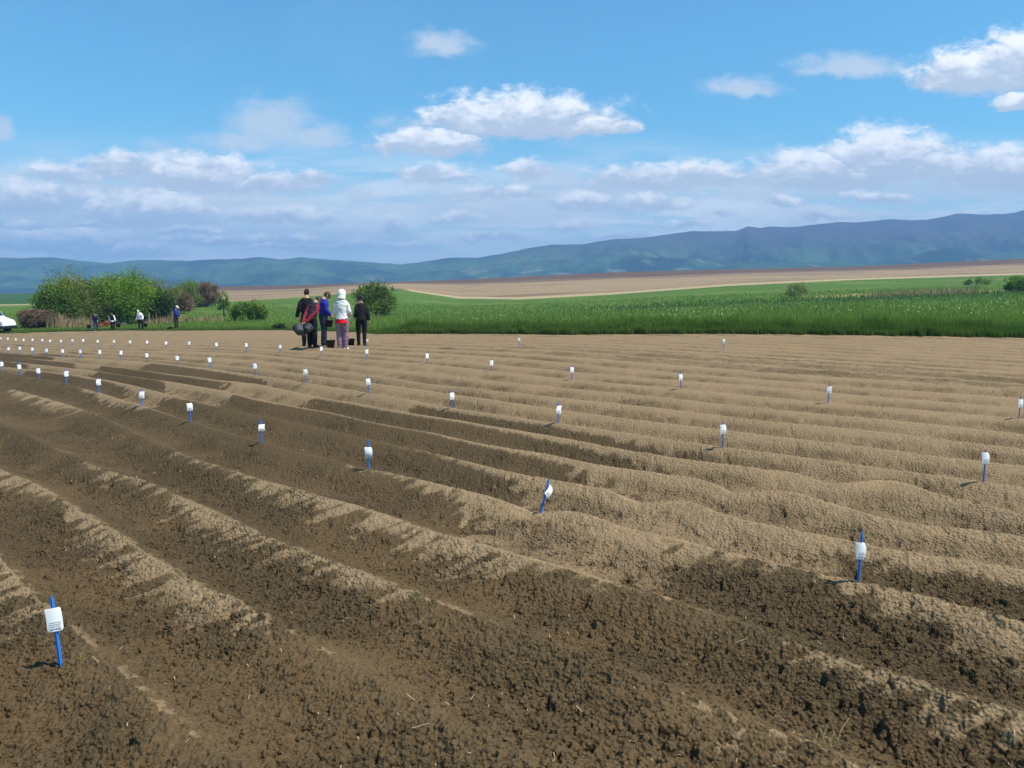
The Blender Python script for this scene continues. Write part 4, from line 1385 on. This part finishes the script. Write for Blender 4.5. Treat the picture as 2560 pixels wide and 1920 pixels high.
def person(base, face, H, label, cfg):
    """cfg holds the pose in metres for a body 1.70 m tall facing +y, x to its right"""
    root = empty('person', base, face, label, 'person', cfg.get('group'))
    root.scale = (H / 1.70 * .93, H / 1.70 * .95, H / 1.70 * .965)
    lean = cfg.get('lean', 0.0); side = cfg.get('side', 0.0); nod = cfg.get('nod', 0.0); turn = cfg.get('turn', 0.0)
    hz = .92 - cfg.get('sit', 0)
    hip = Vector((0, 0, hz))
    Rt = Matrix.Rotation(side, 3, 'Y') @ Matrix.Rotation(-lean, 3, 'X')
    up = lambda x, y, z: hip + Rt @ Vector((x, y, z - .92))
    waist = up(0, 0, 1.06); chest = up(0, .0, 1.27) + Vector((0, lean * .02, 0)); sho = up(0, -.01, 1.40)
    neck = up(0, -.015, 1.46)
    Rh = Matrix.Rotation(turn, 3, 'Z') @ Rt @ Matrix.Rotation(-nod, 3, 'X')
    hc = neck + Rt @ Vector((0, .01, .035)) + Rh @ Vector((0, .02, .095))
    # ---- limbs
    SH = [up(s * .150, -.01, 1.375) for s in (-1, 1)]
    EL = cfg['elbow']; HA = cfg['hand']; FT = cfg.get('foot', [(-.11, 0), (.11, 0)])
    KN = []
    AN = []
    for i, s in enumerate((-1, 1)):
        fx, fy = FT[i]
        an = Vector((fx, fy, .085)); hp = hip + Vector((s * .09, 0, -.02))
        kn = hp.lerp(an, .5) + Vector((s * .01, cfg.get('knee', .02), 0))
        KN.append(kn); AN.append(an)
    mb = MB()
    mb.tube([hip + Vector((0, 0, -.06)), hip + Vector((0, 0, .04)), waist, chest, sho, neck], [(.13, .10), (.155, .115), (.135, .10), (.16, .115), (.15, .085), (.06, .058)], 18, flat=(1, 0, 0))
    mb.tube([neck - (hc - neck) * .3, neck + (hc - neck) * .6], [.058, .052], 12)
    mb.ell(hc, (.073, .092, .112), Rh, 18, 12)
    mb.ell(hc + Rh @ Vector((0, .045, -.055)), (.052, .058, .058), Rh)
    for i, s in enumerate((-1, 1)):
        e = Vector(EL[i]); h = Vector(HA[i])
        mb.tube([SH[i] - Vector((s * .03, 0, 0)), SH[i].lerp(e, .4), e, e.lerp(h, .5), h], [.045, .046, .040, .036, .026], 12)
        mb.tube([hip + Vector((s * .085, 0, .02)), hip.lerp(KN[i], .45) + Vector((s * .06, 0, 0)), KN[i], KN[i].lerp(AN[i], .4) + Vector((0, -.012, 0)), AN[i]], [.088, .076, .052, .050, .034], 12)
        mb.ell(AN[i] + Vector((0, .06, -.045)), (.042, .12, .038))
    ex = MB()
    for i, s in enumerate((-1, 1)):
        e = Vector(EL[i]); h = Vector(HA[i])
        hd = cfg.get('hdir', [None, None])[i] or (h - e)
        fingers(ex, h, hd, cfg.get('palm', [(-s, 0, 0)] * 2)[i], 1 if s < 0 else -1, cfg.get('curl', .7))
        ex.ell(hc + Rh @ Vector((s * .074, -.005, -.005)), (.012, .020, .032), Rh, 8, 6)          # ear
        ex.ell(hc + Rh @ Vector((s * .030, .083, .012)), (.013, .008, .008), Rh, 8, 6, mi=1)       # eye
    ex.tube([hc + Rh @ Vector((0, .085, .012)), hc + Rh @ Vector((0, .112, -.030)), hc + Rh @ Vector((0, .092, -.036))], [.009, .015, .008], 8)   # nose
    ex.ell(hc + Rh @ Vector((0, .096, -.066)), (.025, .009, .008), Rh, 10, 6, mi=2)                # mouth
    mb.remesh('body', [M_SKIN, M_EYE, M_LIP], root, .013, 3, ex)
    # ---- clothes
    c = cfg
    def torso(grow, z0_, mbx, hemk=1.0):
        a = waist.lerp(hip, (1.06 - z0_) / .14) if z0_ > .92 else hip + Vector((0, 0, z0_ - .92))
        mbx.tube([a, waist.lerp(a, .5), waist, chest, sho, neck - (neck - sho) * .35],
                 [(.160 * hemk + grow, .122 * hemk + grow), (.156 + grow, .118 + grow), (.15 + grow, .112 + grow), (.172 + grow, .124 + grow), (.155 + grow, .095 + grow), (.070 + grow, .066 + grow)], 20, flat=(1, 0, 0))
    def sleeves(grow, mbx, frac=.95, both=(1, 1)):
        for i, s in enumerate((-1, 1)):
            if not both[i]: continue
            e = Vector(EL[i]); h = Vector(HA[i])
            w = e.lerp(h, frac)
            mbx.tube([SH[i] - Vector((s * .05, 0, .01)), SH[i].lerp(e, .35), e, e.lerp(w, .6), w], [.050 + grow, .056 + grow, .050 + grow, .047 + grow, .040 + grow], 12)
    t = MB(); torso(c.get('grow', .015), c.get('hem', .90), t, c.get('hemk', 1.0))
    if c.get('sleeve_mat'):
        t.remesh('vest', c['top'], root, .014, 2, wrinkle=.010)
        t2 = MB(); sleeves(c.get('grow', .012), t2); t2.remesh('sleeves', c['sleeve_mat'], root, .012, 2, wrinkle=.008)
    else:
        sleeves(c.get('grow', .012), t, c.get('sleeve', .95))
        t.remesh(c.get('topname', 'jacket'), c['top'], root, .014, 2, wrinkle=.012)
    if c.get('under'):
        t = MB()
        t.tube([hip + Vector((0, 0, -.14)), hip + Vector((0, 0, -.07)), hip + Vector((0, 0, .06))], [(.215, .165), (.195, .15), (.17, .13)], 20, flat=(1, 0, 0))
        t.remesh('shirt_hem', c['under'], root, .012, 1, wrinkle=.012)
    t = MB(); fg = c.get('legfat', .0)
    t.tube([hip + Vector((0, 0, -.09)), hip + Vector((0, 0, -.02)), hip + Vector((0, 0, .10))], [(.15 + fg, .118 + fg), (.172 + fg, .132 + fg), (.15, .115)], 18, flat=(1, 0, 0))
    for i, s in enumerate((-1, 1)):
        t.tube([hip + Vector((s * .085, 0, .0)), hip.lerp(KN[i], .45) + Vector((s * .062, 0, 0)), KN[i], KN[i].lerp(AN[i], .5), AN[i] + Vector((0, 0, -.02))],
               [.110 + fg, .100 + fg, .076 + fg, .074 + fg, .058 + fg], 14)
    t.remesh('trousers', c['legs'], root, .014, 2, wrinkle=.010)
    for i, s in enumerate((-1, 1)):
        t = MB(); a = AN[i]; yaw = c.get('toe', [s * -.15, s * -.15])[i]
        Rz = Matrix.Rotation(-s * .18, 3, 'Z')
        t.ell(a + Rz @ Vector((0, .085, -.043)), (.046, .105, .040), Rz); t.ell(a + Vector((0, -.015, -.030)), (.042, .060, .052)); t.tube([a + Vector((0, -.01, -.03)), a + Vector((0, -.01, .03))], [.046, .048], 12)
        sx = t.remesh('shoe', c['shoes'], root, .010, 1)
    hd = c['head']
    if hd == 'hair' or hd == 'ponytail' or hd == 'short':
        t = MB()
        t.ell(hc + Rh @ Vector((0, -.016, .016)), (.083, .094, .112), Rh, 20, 14)
        if hd == 'ponytail':
            t.ell(hc + Rh @ Vector((0, -.10, .03)), (.035, .04, .04), Rh)
            t.tube([hc + Rh @ Vector((0, -.11, .03)), hc + Rh @ Vector((0, -.15, -.04)), hc + Rh @ Vector((0, -.12, -.15))], [.03, .032, .012], 10)
        cut = t.remesh('hair', c['headmat'], root, .010, 1, wrinkle=.006)
    if hd == 'hood':
        t = MB()
        t.ell(hc + Rh @ Vector((0, -.022, .012)), (.128, .125, .150), Rh, 20, 14)
        t.tube([hc + Rh @ Vector((0, -.03, -.02)), neck + Rt @ Vector((0, -.02, -.02))], [(.115, .105), (.13, .10)], 16)
        t.remesh('hood', c['headmat'], root, .012, 2, wrinkle=.006)
    if hd == 'cap':
        t = MB(); t.ell(hc + Rh @ Vector((0, -.006, .040)), (.084, .100, .088), Rh, 20, 14)
        t.add(*peak(hc, Rh))
        t.remesh('cap', c['headmat'], root, .008, 1)
        t = MB(); t.ell(hc + Rh @ Vector((0, -.022, .0)), (.080, .086, .088), Rh, 18, 12); t.remesh('hair', M_HAIR, root, .010, 1)
    return root


def peak(hc, Rh):
    """peak of a cap as a thin curved solid"""
    V, F = [], []
    n = 10
    for s in (0, 1):
        for i in range(n + 1):
            t = math.pi * i / n
            V.append(hc + Rh @ Vector((math.cos(t) * .070, .060 + math.sin(t) * .02, .026 + s * .016)))
            V.append(hc + Rh @ Vector((math.cos(t) * .068, .075 + math.sin(t) * .085, .014 + s * .016 - .012 * abs(math.cos(t)))))
    m_ = 2 * (n + 1)
    for i in range(n):
        a = 2 * i
        F += [(a, a + 1, a + 3, a + 2), (m_ + a, m_ + a + 2, m_ + a + 3, m_ + a + 1), (a + 1, m_ + a + 1, m_ + a + 3, a + 3), (a, a + 2, m_ + a + 2, m_ + a)]
    F += [(0, m_, m_ + 1, 1), (2 * n, 2 * n + 1, m_ + 2 * n + 1, m_ + 2 * n)]
    return V, F


M_LIP = mat('lips', (0.38, 0.14, 0.11), .5, .3)
M_HAIR = mat('dark_hair', (0.022, 0.016, 0.013), .6, .35, bump=.004)
BLACK = cloth('black_cloth', (0.012, 0.012, 0.014)); DGREY = cloth('charcoal_cloth', (0.030, 0.028, 0.036)); MAROON = cloth('maroon_cloth', (0.23, 0.022, 0.035))
BLUE = cloth('royal_blue_cloth', (0.026, 0.030, 0.26)); JEAN = cloth('denim', (0.035, 0.055, 0.13)); DJEAN = cloth('dark_denim', (0.022, 0.028, 0.052)); WHITE = cloth('pale_grey_cloth', (0.66, 0.67, 0.64), var=.06)
WH2 = cloth('white_cloth', (0.80, 0.80, 0.80), var=.05); LILAC = cloth('lilac_print_cloth', (0.25, 0.155, 0.205), var=.45, scale=30); RED = cloth('red_cloth', (0.75, 0.012, 0.02)); NAVY = cloth('navy_cloth', (0.028, 0.022, 0.075))
SHOE = mat('black_shoe', (0.015, 0.014, 0.014), .6, .3); WSHOE = mat('white_shoe', (0.7, 0.68, 0.66), .6, .3); BROWNC = cloth('olive_brown_cap', (0.095, 0.065, 0.032)); CREAM = cloth('cream_cap', (0.72, 0.68, 0.52), var=.05)
BROWNT = cloth('dark_olive_cloth', (0.040, 0.036, 0.026)); M_BUCK = mat('black_rubber', (0.012, 0.012, 0.013), .55, .35); M_BUCKG = mat('worn_grey_rubber', (0.058, 0.066, 0.064), .7, .25, var=.25); M_WIRE = mat('wire', (0.3, 0.3, 0.3), .4, .5, metal=.8)


def stand(px, py):
    p = at(px, py)
    z = max(soil_z(p.x + dx, p.y + dy) for dx in (-.1, 0, .1) for dy in (-.1, 0, .1)) if p.y < y_edge(p.x / p.y) - .5 else p.z
    return Vector((p.x, p.y, z - .012))


def height_for(p, toppx, px, straight=1.0):
    """height that puts the crown of the head at a photo row"""
    b = px_dir(px, toppx)[1]
    return (CAM_H + b * p.y - p.z) * straight


def bucket(p, label, rot=(0, 0, 0), s=1.0, m_=None, parent=None, handle=True, hang=0, group=None):
    """tub with rolled rim, hollow inside, wire handle; origin at the middle of its base"""
    r = empty('bucket', p, 0, label, 'bucket', group)
    r.rotation_euler = rot; r.scale = (s, s, s)
    mb = MB()
    prof = [(.0, .0), (.105, .0), (.112, .006), (.150, .235), (.158, .240), (.160, .250), (.154, .256), (.146, .252), (.142, .235), (.102, .014), (.0, .012)]
    V, F = [], []
    n = 28
    for (rr, z) in prof:
        for k in range(n):
            t = 2 * math.pi * k / n; V.append((rr * math.cos(t), rr * math.sin(t), z))
    for i in range(len(prof) - 1):
        for k in range(n):
            k2 = (k + 1) % n; F.append((i * n + k, i * n + k2, (i + 1) * n + k2, (i + 1) * n + k))
    mb.add(V, F)
    mb.build('tub', m_ or M_BUCK, r)
    if handle:
        h = MB(); pts = []
        for i in range(13):
            t = math.pi * i / 12
            if hang: pts.append((math.cos(t) * .160, 0, .245 + math.sin(t) * .155))
            else: pts.append((math.cos(t) * .160, math.sin(t) * .155, .25 - .02 * math.sin(t)))
        h.tube(pts, .004, 6); h.build('handle', M_WIRE, r)
    return r


PI = math.pi
# front person: bent, seen from behind, holding two stacked buckets behind the back
pF = stand(780, 868)
fF = -0.55          # facing away and to the right
person(pF, fF, height_for(pF, 733, 785) * 1.04, 'bent person in charcoal vest with maroon sleeves, holding buckets behind the back',
       dict(lean=.42, nod=.65, turn=-.15, elbow=[(-0.213, .04, 1.12), (0.182, .06, 1.10)], hand=[(-0.16, -.20, .78), (-0.02, -.22, .79)], palm=[(1, 0, 0), (-1, 0, 0)],
            top=DGREY, sleeve_mat=MAROON, hem=.84, legs=BLACK, legfat=.012, shoes=SHOE, head='short', headmat=M_HAIR, foot=[(-.10, 0), (.10, .03)], grow=.020))
# tall person behind
pB = stand(770, 861.5)
person(pB, .35, height_for(pB, 721, 776) * 1.03, 'tallest person in a black jacket and dark beanie, standing behind the bent one',
       dict(lean=.06, nod=.35, turn=-.35, elbow=[(-0.228, -.02, 1.14), (0.228, .06, 1.12)], hand=[(-0.310, .02, .86), (0.172, .22, .98)], top=BLACK, hem=.82, legs=DGREY, shoes=SHOE,
            head='short', headmat=cloth('dark_plum_beanie', (0.028, 0.014, 0.020)), grow=.020))
# blue jacket, cap, looking down to the right
pU = stand(810, 862)
person(pU, -1.15, height_for(pU, 727, 814) * 1.05, 'person in a royal blue jacket and olive cap looking down to the right',
       dict(lean=.10, nod=.75, elbow=[(-0.205, .04, 1.12), (0.205, .06, 1.10)], hand=[(-0.189, .24, .98), (0.172, .20, .92)], top=BLUE, hem=.86, legs=DJEAN, legfat=.012, shoes=SHOE,
            head='cap', headmat=BROWNC, grow=.020, foot=[(-.13, .04), (.10, -.04)]))
# pale hoodie
pH = stand(856, 867.5)
person(pH, -.12, height_for(pH, 726, 848) * 1.035, 'person in a pale hooded top, red shirt hem and lilac trousers',
       dict(lean=.05, nod=.30, turn=.1, elbow=[(-0.217, .02, 1.11), (0.217, .03, 1.11)], hand=[(-0.189, .22, 1.0), (0.172, .24, 1.02)], top=WHITE, topname='hooded_top', hem=.88, hemk=1.12, under=RED, legs=LILAC, legfat=.012,
            shoes=WSHOE, head='hood', headmat=WHITE, grow=.022, foot=[(-.075, .0), (.075, .05)]))
# black clothes, right
pR = stand(905, 860.5)
person(pR, .55, height_for(pR, 737, 893) * 1.04, 'slim person in black with dark tied hair, rightmost of the group, looking down',
       dict(lean=.10, nod=.50, turn=.25, elbow=[(-0.182, .0, 1.12), (0.190, -.06, 1.12)], hand=[(-0.146, .20, 1.0), (0.232, -.06, .87)], top=BLACK, topname='sweater', hem=.88, legs=BLACK, legfat=-.008, shoes=SHOE,
            head='ponytail', headmat=M_HAIR, grow=.016, foot=[(-.08, .08), (.08, -.04)]))

# buckets of the group
GB = 'black buckets of the workers'
p = stand(826.5, 864); bucket(p, 'black bucket on the soil between the blue jacket and the pale hooded top', s=.92, group=GB)
p = stand(875.5, 860.5); bucket(p, 'black bucket on the soil between the pale hooded top and the person in black', s=.95, group=GB)
hF = pF + Matrix.Rotation(fF, 3, 'Z') @ Vector((-.07, -.24, .80))
bucket(hF + Vector((-.01, -.36, -.33)), 'grey-bottomed bucket held behind the back of the bent person, outer one', (-1.0, -.30, .35), .98, M_BUCKG, hang=1, group=GB)
bucket(hF + Vector((.13, -.28, -.29)), 'dark grey bucket held behind the back of the bent person, inner one', (-1.2, .15, -.15), .92, mat('dark_rubber', (0.03, 0.035, 0.034), .6, .3), hang=1, group=GB)
hU = pU + Vector((.17, -.06, .56)); bucket(hU, 'black bucket hanging from the hand of the person in the blue jacket', (0.05, .1, .4), .85, hang=1, group=GB)

# ---- four distant workers coming towards the camera, heads down
GW = 'distant workers at the field edge'
def far_person(px, py, top, face, label, cfg):
    p = at(px, py); p = Vector((p.x, p.y, p.z))
    return p, person(p, face, height_for(p, top, px) * 1.12, label, cfg)
p, o = far_person(241, 827.6, 784, PI + .15, 'distant worker in a navy top and blue jeans, leftmost, bent forward with a bucket',
    dict(lean=.35, nod=.8, elbow=[(-0.198, .08, 1.10), (0.205, .08, 1.10)], hand=[(-0.206, .16, .84), (0.241, .14, .80)], top=NAVY, sleeve=.3, hem=.86, legs=JEAN, shoes=SHOE, head='short', headmat=mat('grey_hair', (.12, .11, .1), .7, .3), grow=.020, foot=[(-.08, -.12), (.08, .16)], group=GW))
bucket(p + Vector((-.42, -.16, .20)), 'black bucket carried by the leftmost distant worker', s=.95, hang=1, group='buckets of the distant workers')
p, o = far_person(283, 826, 782, PI, 'distant worker with a black vest over a white shirt, second from the left',
    dict(lean=.28, nod=.8, elbow=[(-0.220, .04, 1.10), (0.220, .04, 1.10)], hand=[(-0.284, .10, .84), (0.284, .10, .84)], top=BLACK, sleeve_mat=WH2, hem=.94, under=WH2, legs=BLACK, shoes=SHOE, head='hair', headmat=M_HAIR, grow=.02, foot=[(-.13, .08), (.13, -.06)], group=GW))
bucket(p + Vector((.42, -.10, .22)), 'black bucket carried by the distant worker in the vest', s=.98, hang=1, group='buckets of the distant workers')
p, o = far_person(353, 825.5, 777, PI - .1, 'distant worker in a white shirt and cream cap, third from the left',
    dict(lean=.30, nod=.5, turn=-.2, elbow=[(-0.220, .06, 1.10), (0.228, .04, 1.10)], hand=[(-0.241, .14, .86), (0.327, .12, .82)], top=WH2, hem=.88, legs=BLACK, shoes=SHOE, head='cap', headmat=CREAM, grow=.035, foot=[(-.08, -.10), (.07, .14)], group=GW))
bucket(p + Vector((.36, -.12, .24)), 'black bucket carried by the distant worker in white', s=.9, hang=1, group='buckets of the distant workers')
p, o = far_person(441, 824.8, 768.5, -PI * .5, 'distant worker in a royal blue jacket and pale cap, facing right',
    dict(lean=.10, nod=.35, elbow=[(-0.190, .05, 1.10), (0.182, .10, 1.10)], hand=[(-0.172, .22, .92), (0.138, .38, 1.0)], top=BLUE, hem=.84, legs=BROWNT, legfat=.01, shoes=SHOE, head='cap', headmat=CREAM, grow=.020, group=GW))
p2 = at(434, 825); bucket(p2 + Vector((-.15, -.2, -.02)), 'black bucket on the ground at the feet of the distant worker in blue', s=.9, group='buckets of the distant workers')
p2 = at(179.5, 825.5); bucket(p2 + Vector((0, 0, -.02)), 'black bucket lying alone on the grass edge left of the distant workers', (0, 1.35, .3), s=.9, group='buckets of the distant workers')

# ------------------------------------------------------------------ white van
M_VAN = mat('white_paint', (0.80, 0.81, 0.83), .25, .5, var=.02)
M_GLASS = mat('dark_glass', (0.02, 0.024, 0.03), .05, .6)
M_BLK = mat('black_plastic', (0.015, 0.015, 0.017), .5, .4)
M_TYRE = mat('tyre', (0.02, 0.02, 0.02), .8, .3)
M_RIM = mat('steel_rim', (0.30, 0.30, 0.31), .4, .5, metal=.7)
pv_ = at(36, 833)
van = empty('van', (pv_.x - .70, pv_.y + .7, pv_.z - .02), 0, 'white van parked at the left edge, only its nose in the picture', 'van')
van.scale = (.76,) * 3
print('van', pv_)
# side profile, nose at x=0 pointing right
PR = [(-5.6, .42), (-5.62, 1.2), (-5.55, 2.35), (-5.4, 2.5), (-2.1, 2.55), (-1.85, 2.48), (-1.62, 2.30), (-.98, 1.46), (-.72, 1.34), (-.28, 1.18), (-.10, 1.05), (-.02, .82), (0, .62), (-.02, .48), (-.18, .40),
      (-.42, .38), (-.50, .56), (-.64, .72), (-.83, .78), (-1.02, .72), (-1.16, .56), (-1.22, .38), (-3.98, .38), (-4.05, .56), (-4.18, .72), (-4.37, .78), (-4.56, .72), (-4.69, .56), (-4.77, .38)]
mb = MB()
V, F = [], []
prof_n = len(PR)
for (yy, sc_) in ((-.98, 0), (-.90, 1), (.90, 1), (.98, 0)):
    pass
levels = [(-.97, .97), (-.90, 1.0), (.90, 1.0), (.97, .97)]
for (yy, k) in levels:
    for (x_, z_) in PR:
        tum = max(0, z_ - 1.1) * .09
        cx = -2.8
        xx = cx + (x_ - cx) * (1.0 if abs(yy) < .95 else .992)
        V.append((xx, yy - math.copysign(tum, yy), z_ if abs(yy) < .95 else z_ * .99 + .005))
for l in range(3):
    for i in range(prof_n):
        j = (i + 1) % prof_n
        F.append((l * prof_n + i, l * prof_n + j, (l + 1) * prof_n + j, (l + 1) * prof_n + i))
F.append(tuple(range(prof_n - 1, -1, -1))); F.append(tuple(3 * prof_n + i for i in range(prof_n)))
mb.add(V, F)
body = mb.build('body', M_VAN, van, smooth=False)
w_ = MB()
n_ = Vector((.795, 0, .606)).normalized()
def slab(pts, nrm, th, name, m_, par):
    q_ = MB(); nn = Vector(nrm).normalized()
    A_ = [Vector(p_) + nn * .006 for p_ in pts]; B_ = [a_ + nn * th for a_ in A_]
    k = len(A_)
    q_.add([*A_, *B_], [tuple(range(k)), tuple(range(2 * k - 1, k - 1, -1))] + [(i, (i + 1) % k, k + (i + 1) % k, k + i) for i in range(k)])
    return q_.build(name, m_, par, smooth=False)
slab([(-1.56, -.74, 2.22), (-1.04, -.82, 1.54), (-1.04, .82, 1.54), (-1.56, .74, 2.22)], n_, .01, 'windscreen', M_GLASS, van)
for s in (-1, 1):
    yy = lambda z_: s * (.972 - max(0, z_ - 1.1) * .09)
    slab([(-1.62, yy(2.1), 2.1), (-1.13, yy(1.42), 1.42), (-2.15, yy(1.42), 1.42), (-2.15, yy(2.12), 2.12)], (0, s, .09), .008, 'side_window', M_GLASS, van)
    slab([(-.10, s * .975, .96), (-.34, s * .975, 1.10), (-.42, s * .975, .92), (-.14, s * .975, .80)], (0, s, 0), .012, 'headlight', mat('headlight_lens', (.55, .57, .6), .1, .6), van)
    slab([(-2.2, s * .972, .55), (-2.21, s * .972, 1.35), (-2.225, s * .972, 1.35), (-2.225, s * .972, .55)], (0, s, 0), .002, 'door_gap', M_BLK, van)
    q_ = MB(); q_.tube([(-1.2, s * .98, 1.42), (-1.17, s * 1.12, 1.44), (-1.17, s * 1.13, 1.70), (-1.2, s * 1.12, 1.74)], [.03, .05, .06, .03], 8); q_.build('mirror', M_BLK, van)
    for x_ in (-.83, -4.37):
        q_ = MB()
        q_.lathe([(.20, -.11), (.31, -.115), (.335, -.09), (.335, .09), (.31, .115), (.20, .11)], 32, (0, 0, 0), Matrix.Rotation(PI / 2, 3, 'X'))
        wh = q_.build('tyre', M_TYRE, van); wh.location = (x_, s * .86, .335)
        q_ = MB(); q_.lathe([(.0, -.09), (.06, -.10), (.10, -.085), (.17, -.10), (.205, -.118), (.205, .118), (.17, .10), (.10, .085), (.06, .10), (.0, .09)], 24, (0, 0, 0), Matrix.Rotation(PI / 2, 3, 'X'))
        q_.build('rim', M_RIM, wh)
q_ = MB()
q_.add([(-.44, -.985, .36), (.02, -.985, .40), (.05, -.9, .42), (.05, .9, .42), (.02, .985, .40), (-.44, .985, .36),
        (-.44, -.99, .66), (0.01, -.99, .66), (.04, -.9, .68), (.04, .9, .68), (0.01, .99, .66), (-.44, .99, .66)],
       [(5, 4, 3, 2, 1, 0), (6, 7, 8, 9, 10, 11), (0, 1, 7, 6), (1, 2, 8, 7), (2, 3, 9, 8), (3, 4, 10, 9), (4, 5, 11, 10), (5, 0, 6, 11)])
q_.build('bumper', M_BLK, van, bevel=.015)
print('objects', len(bpy.data.objects))
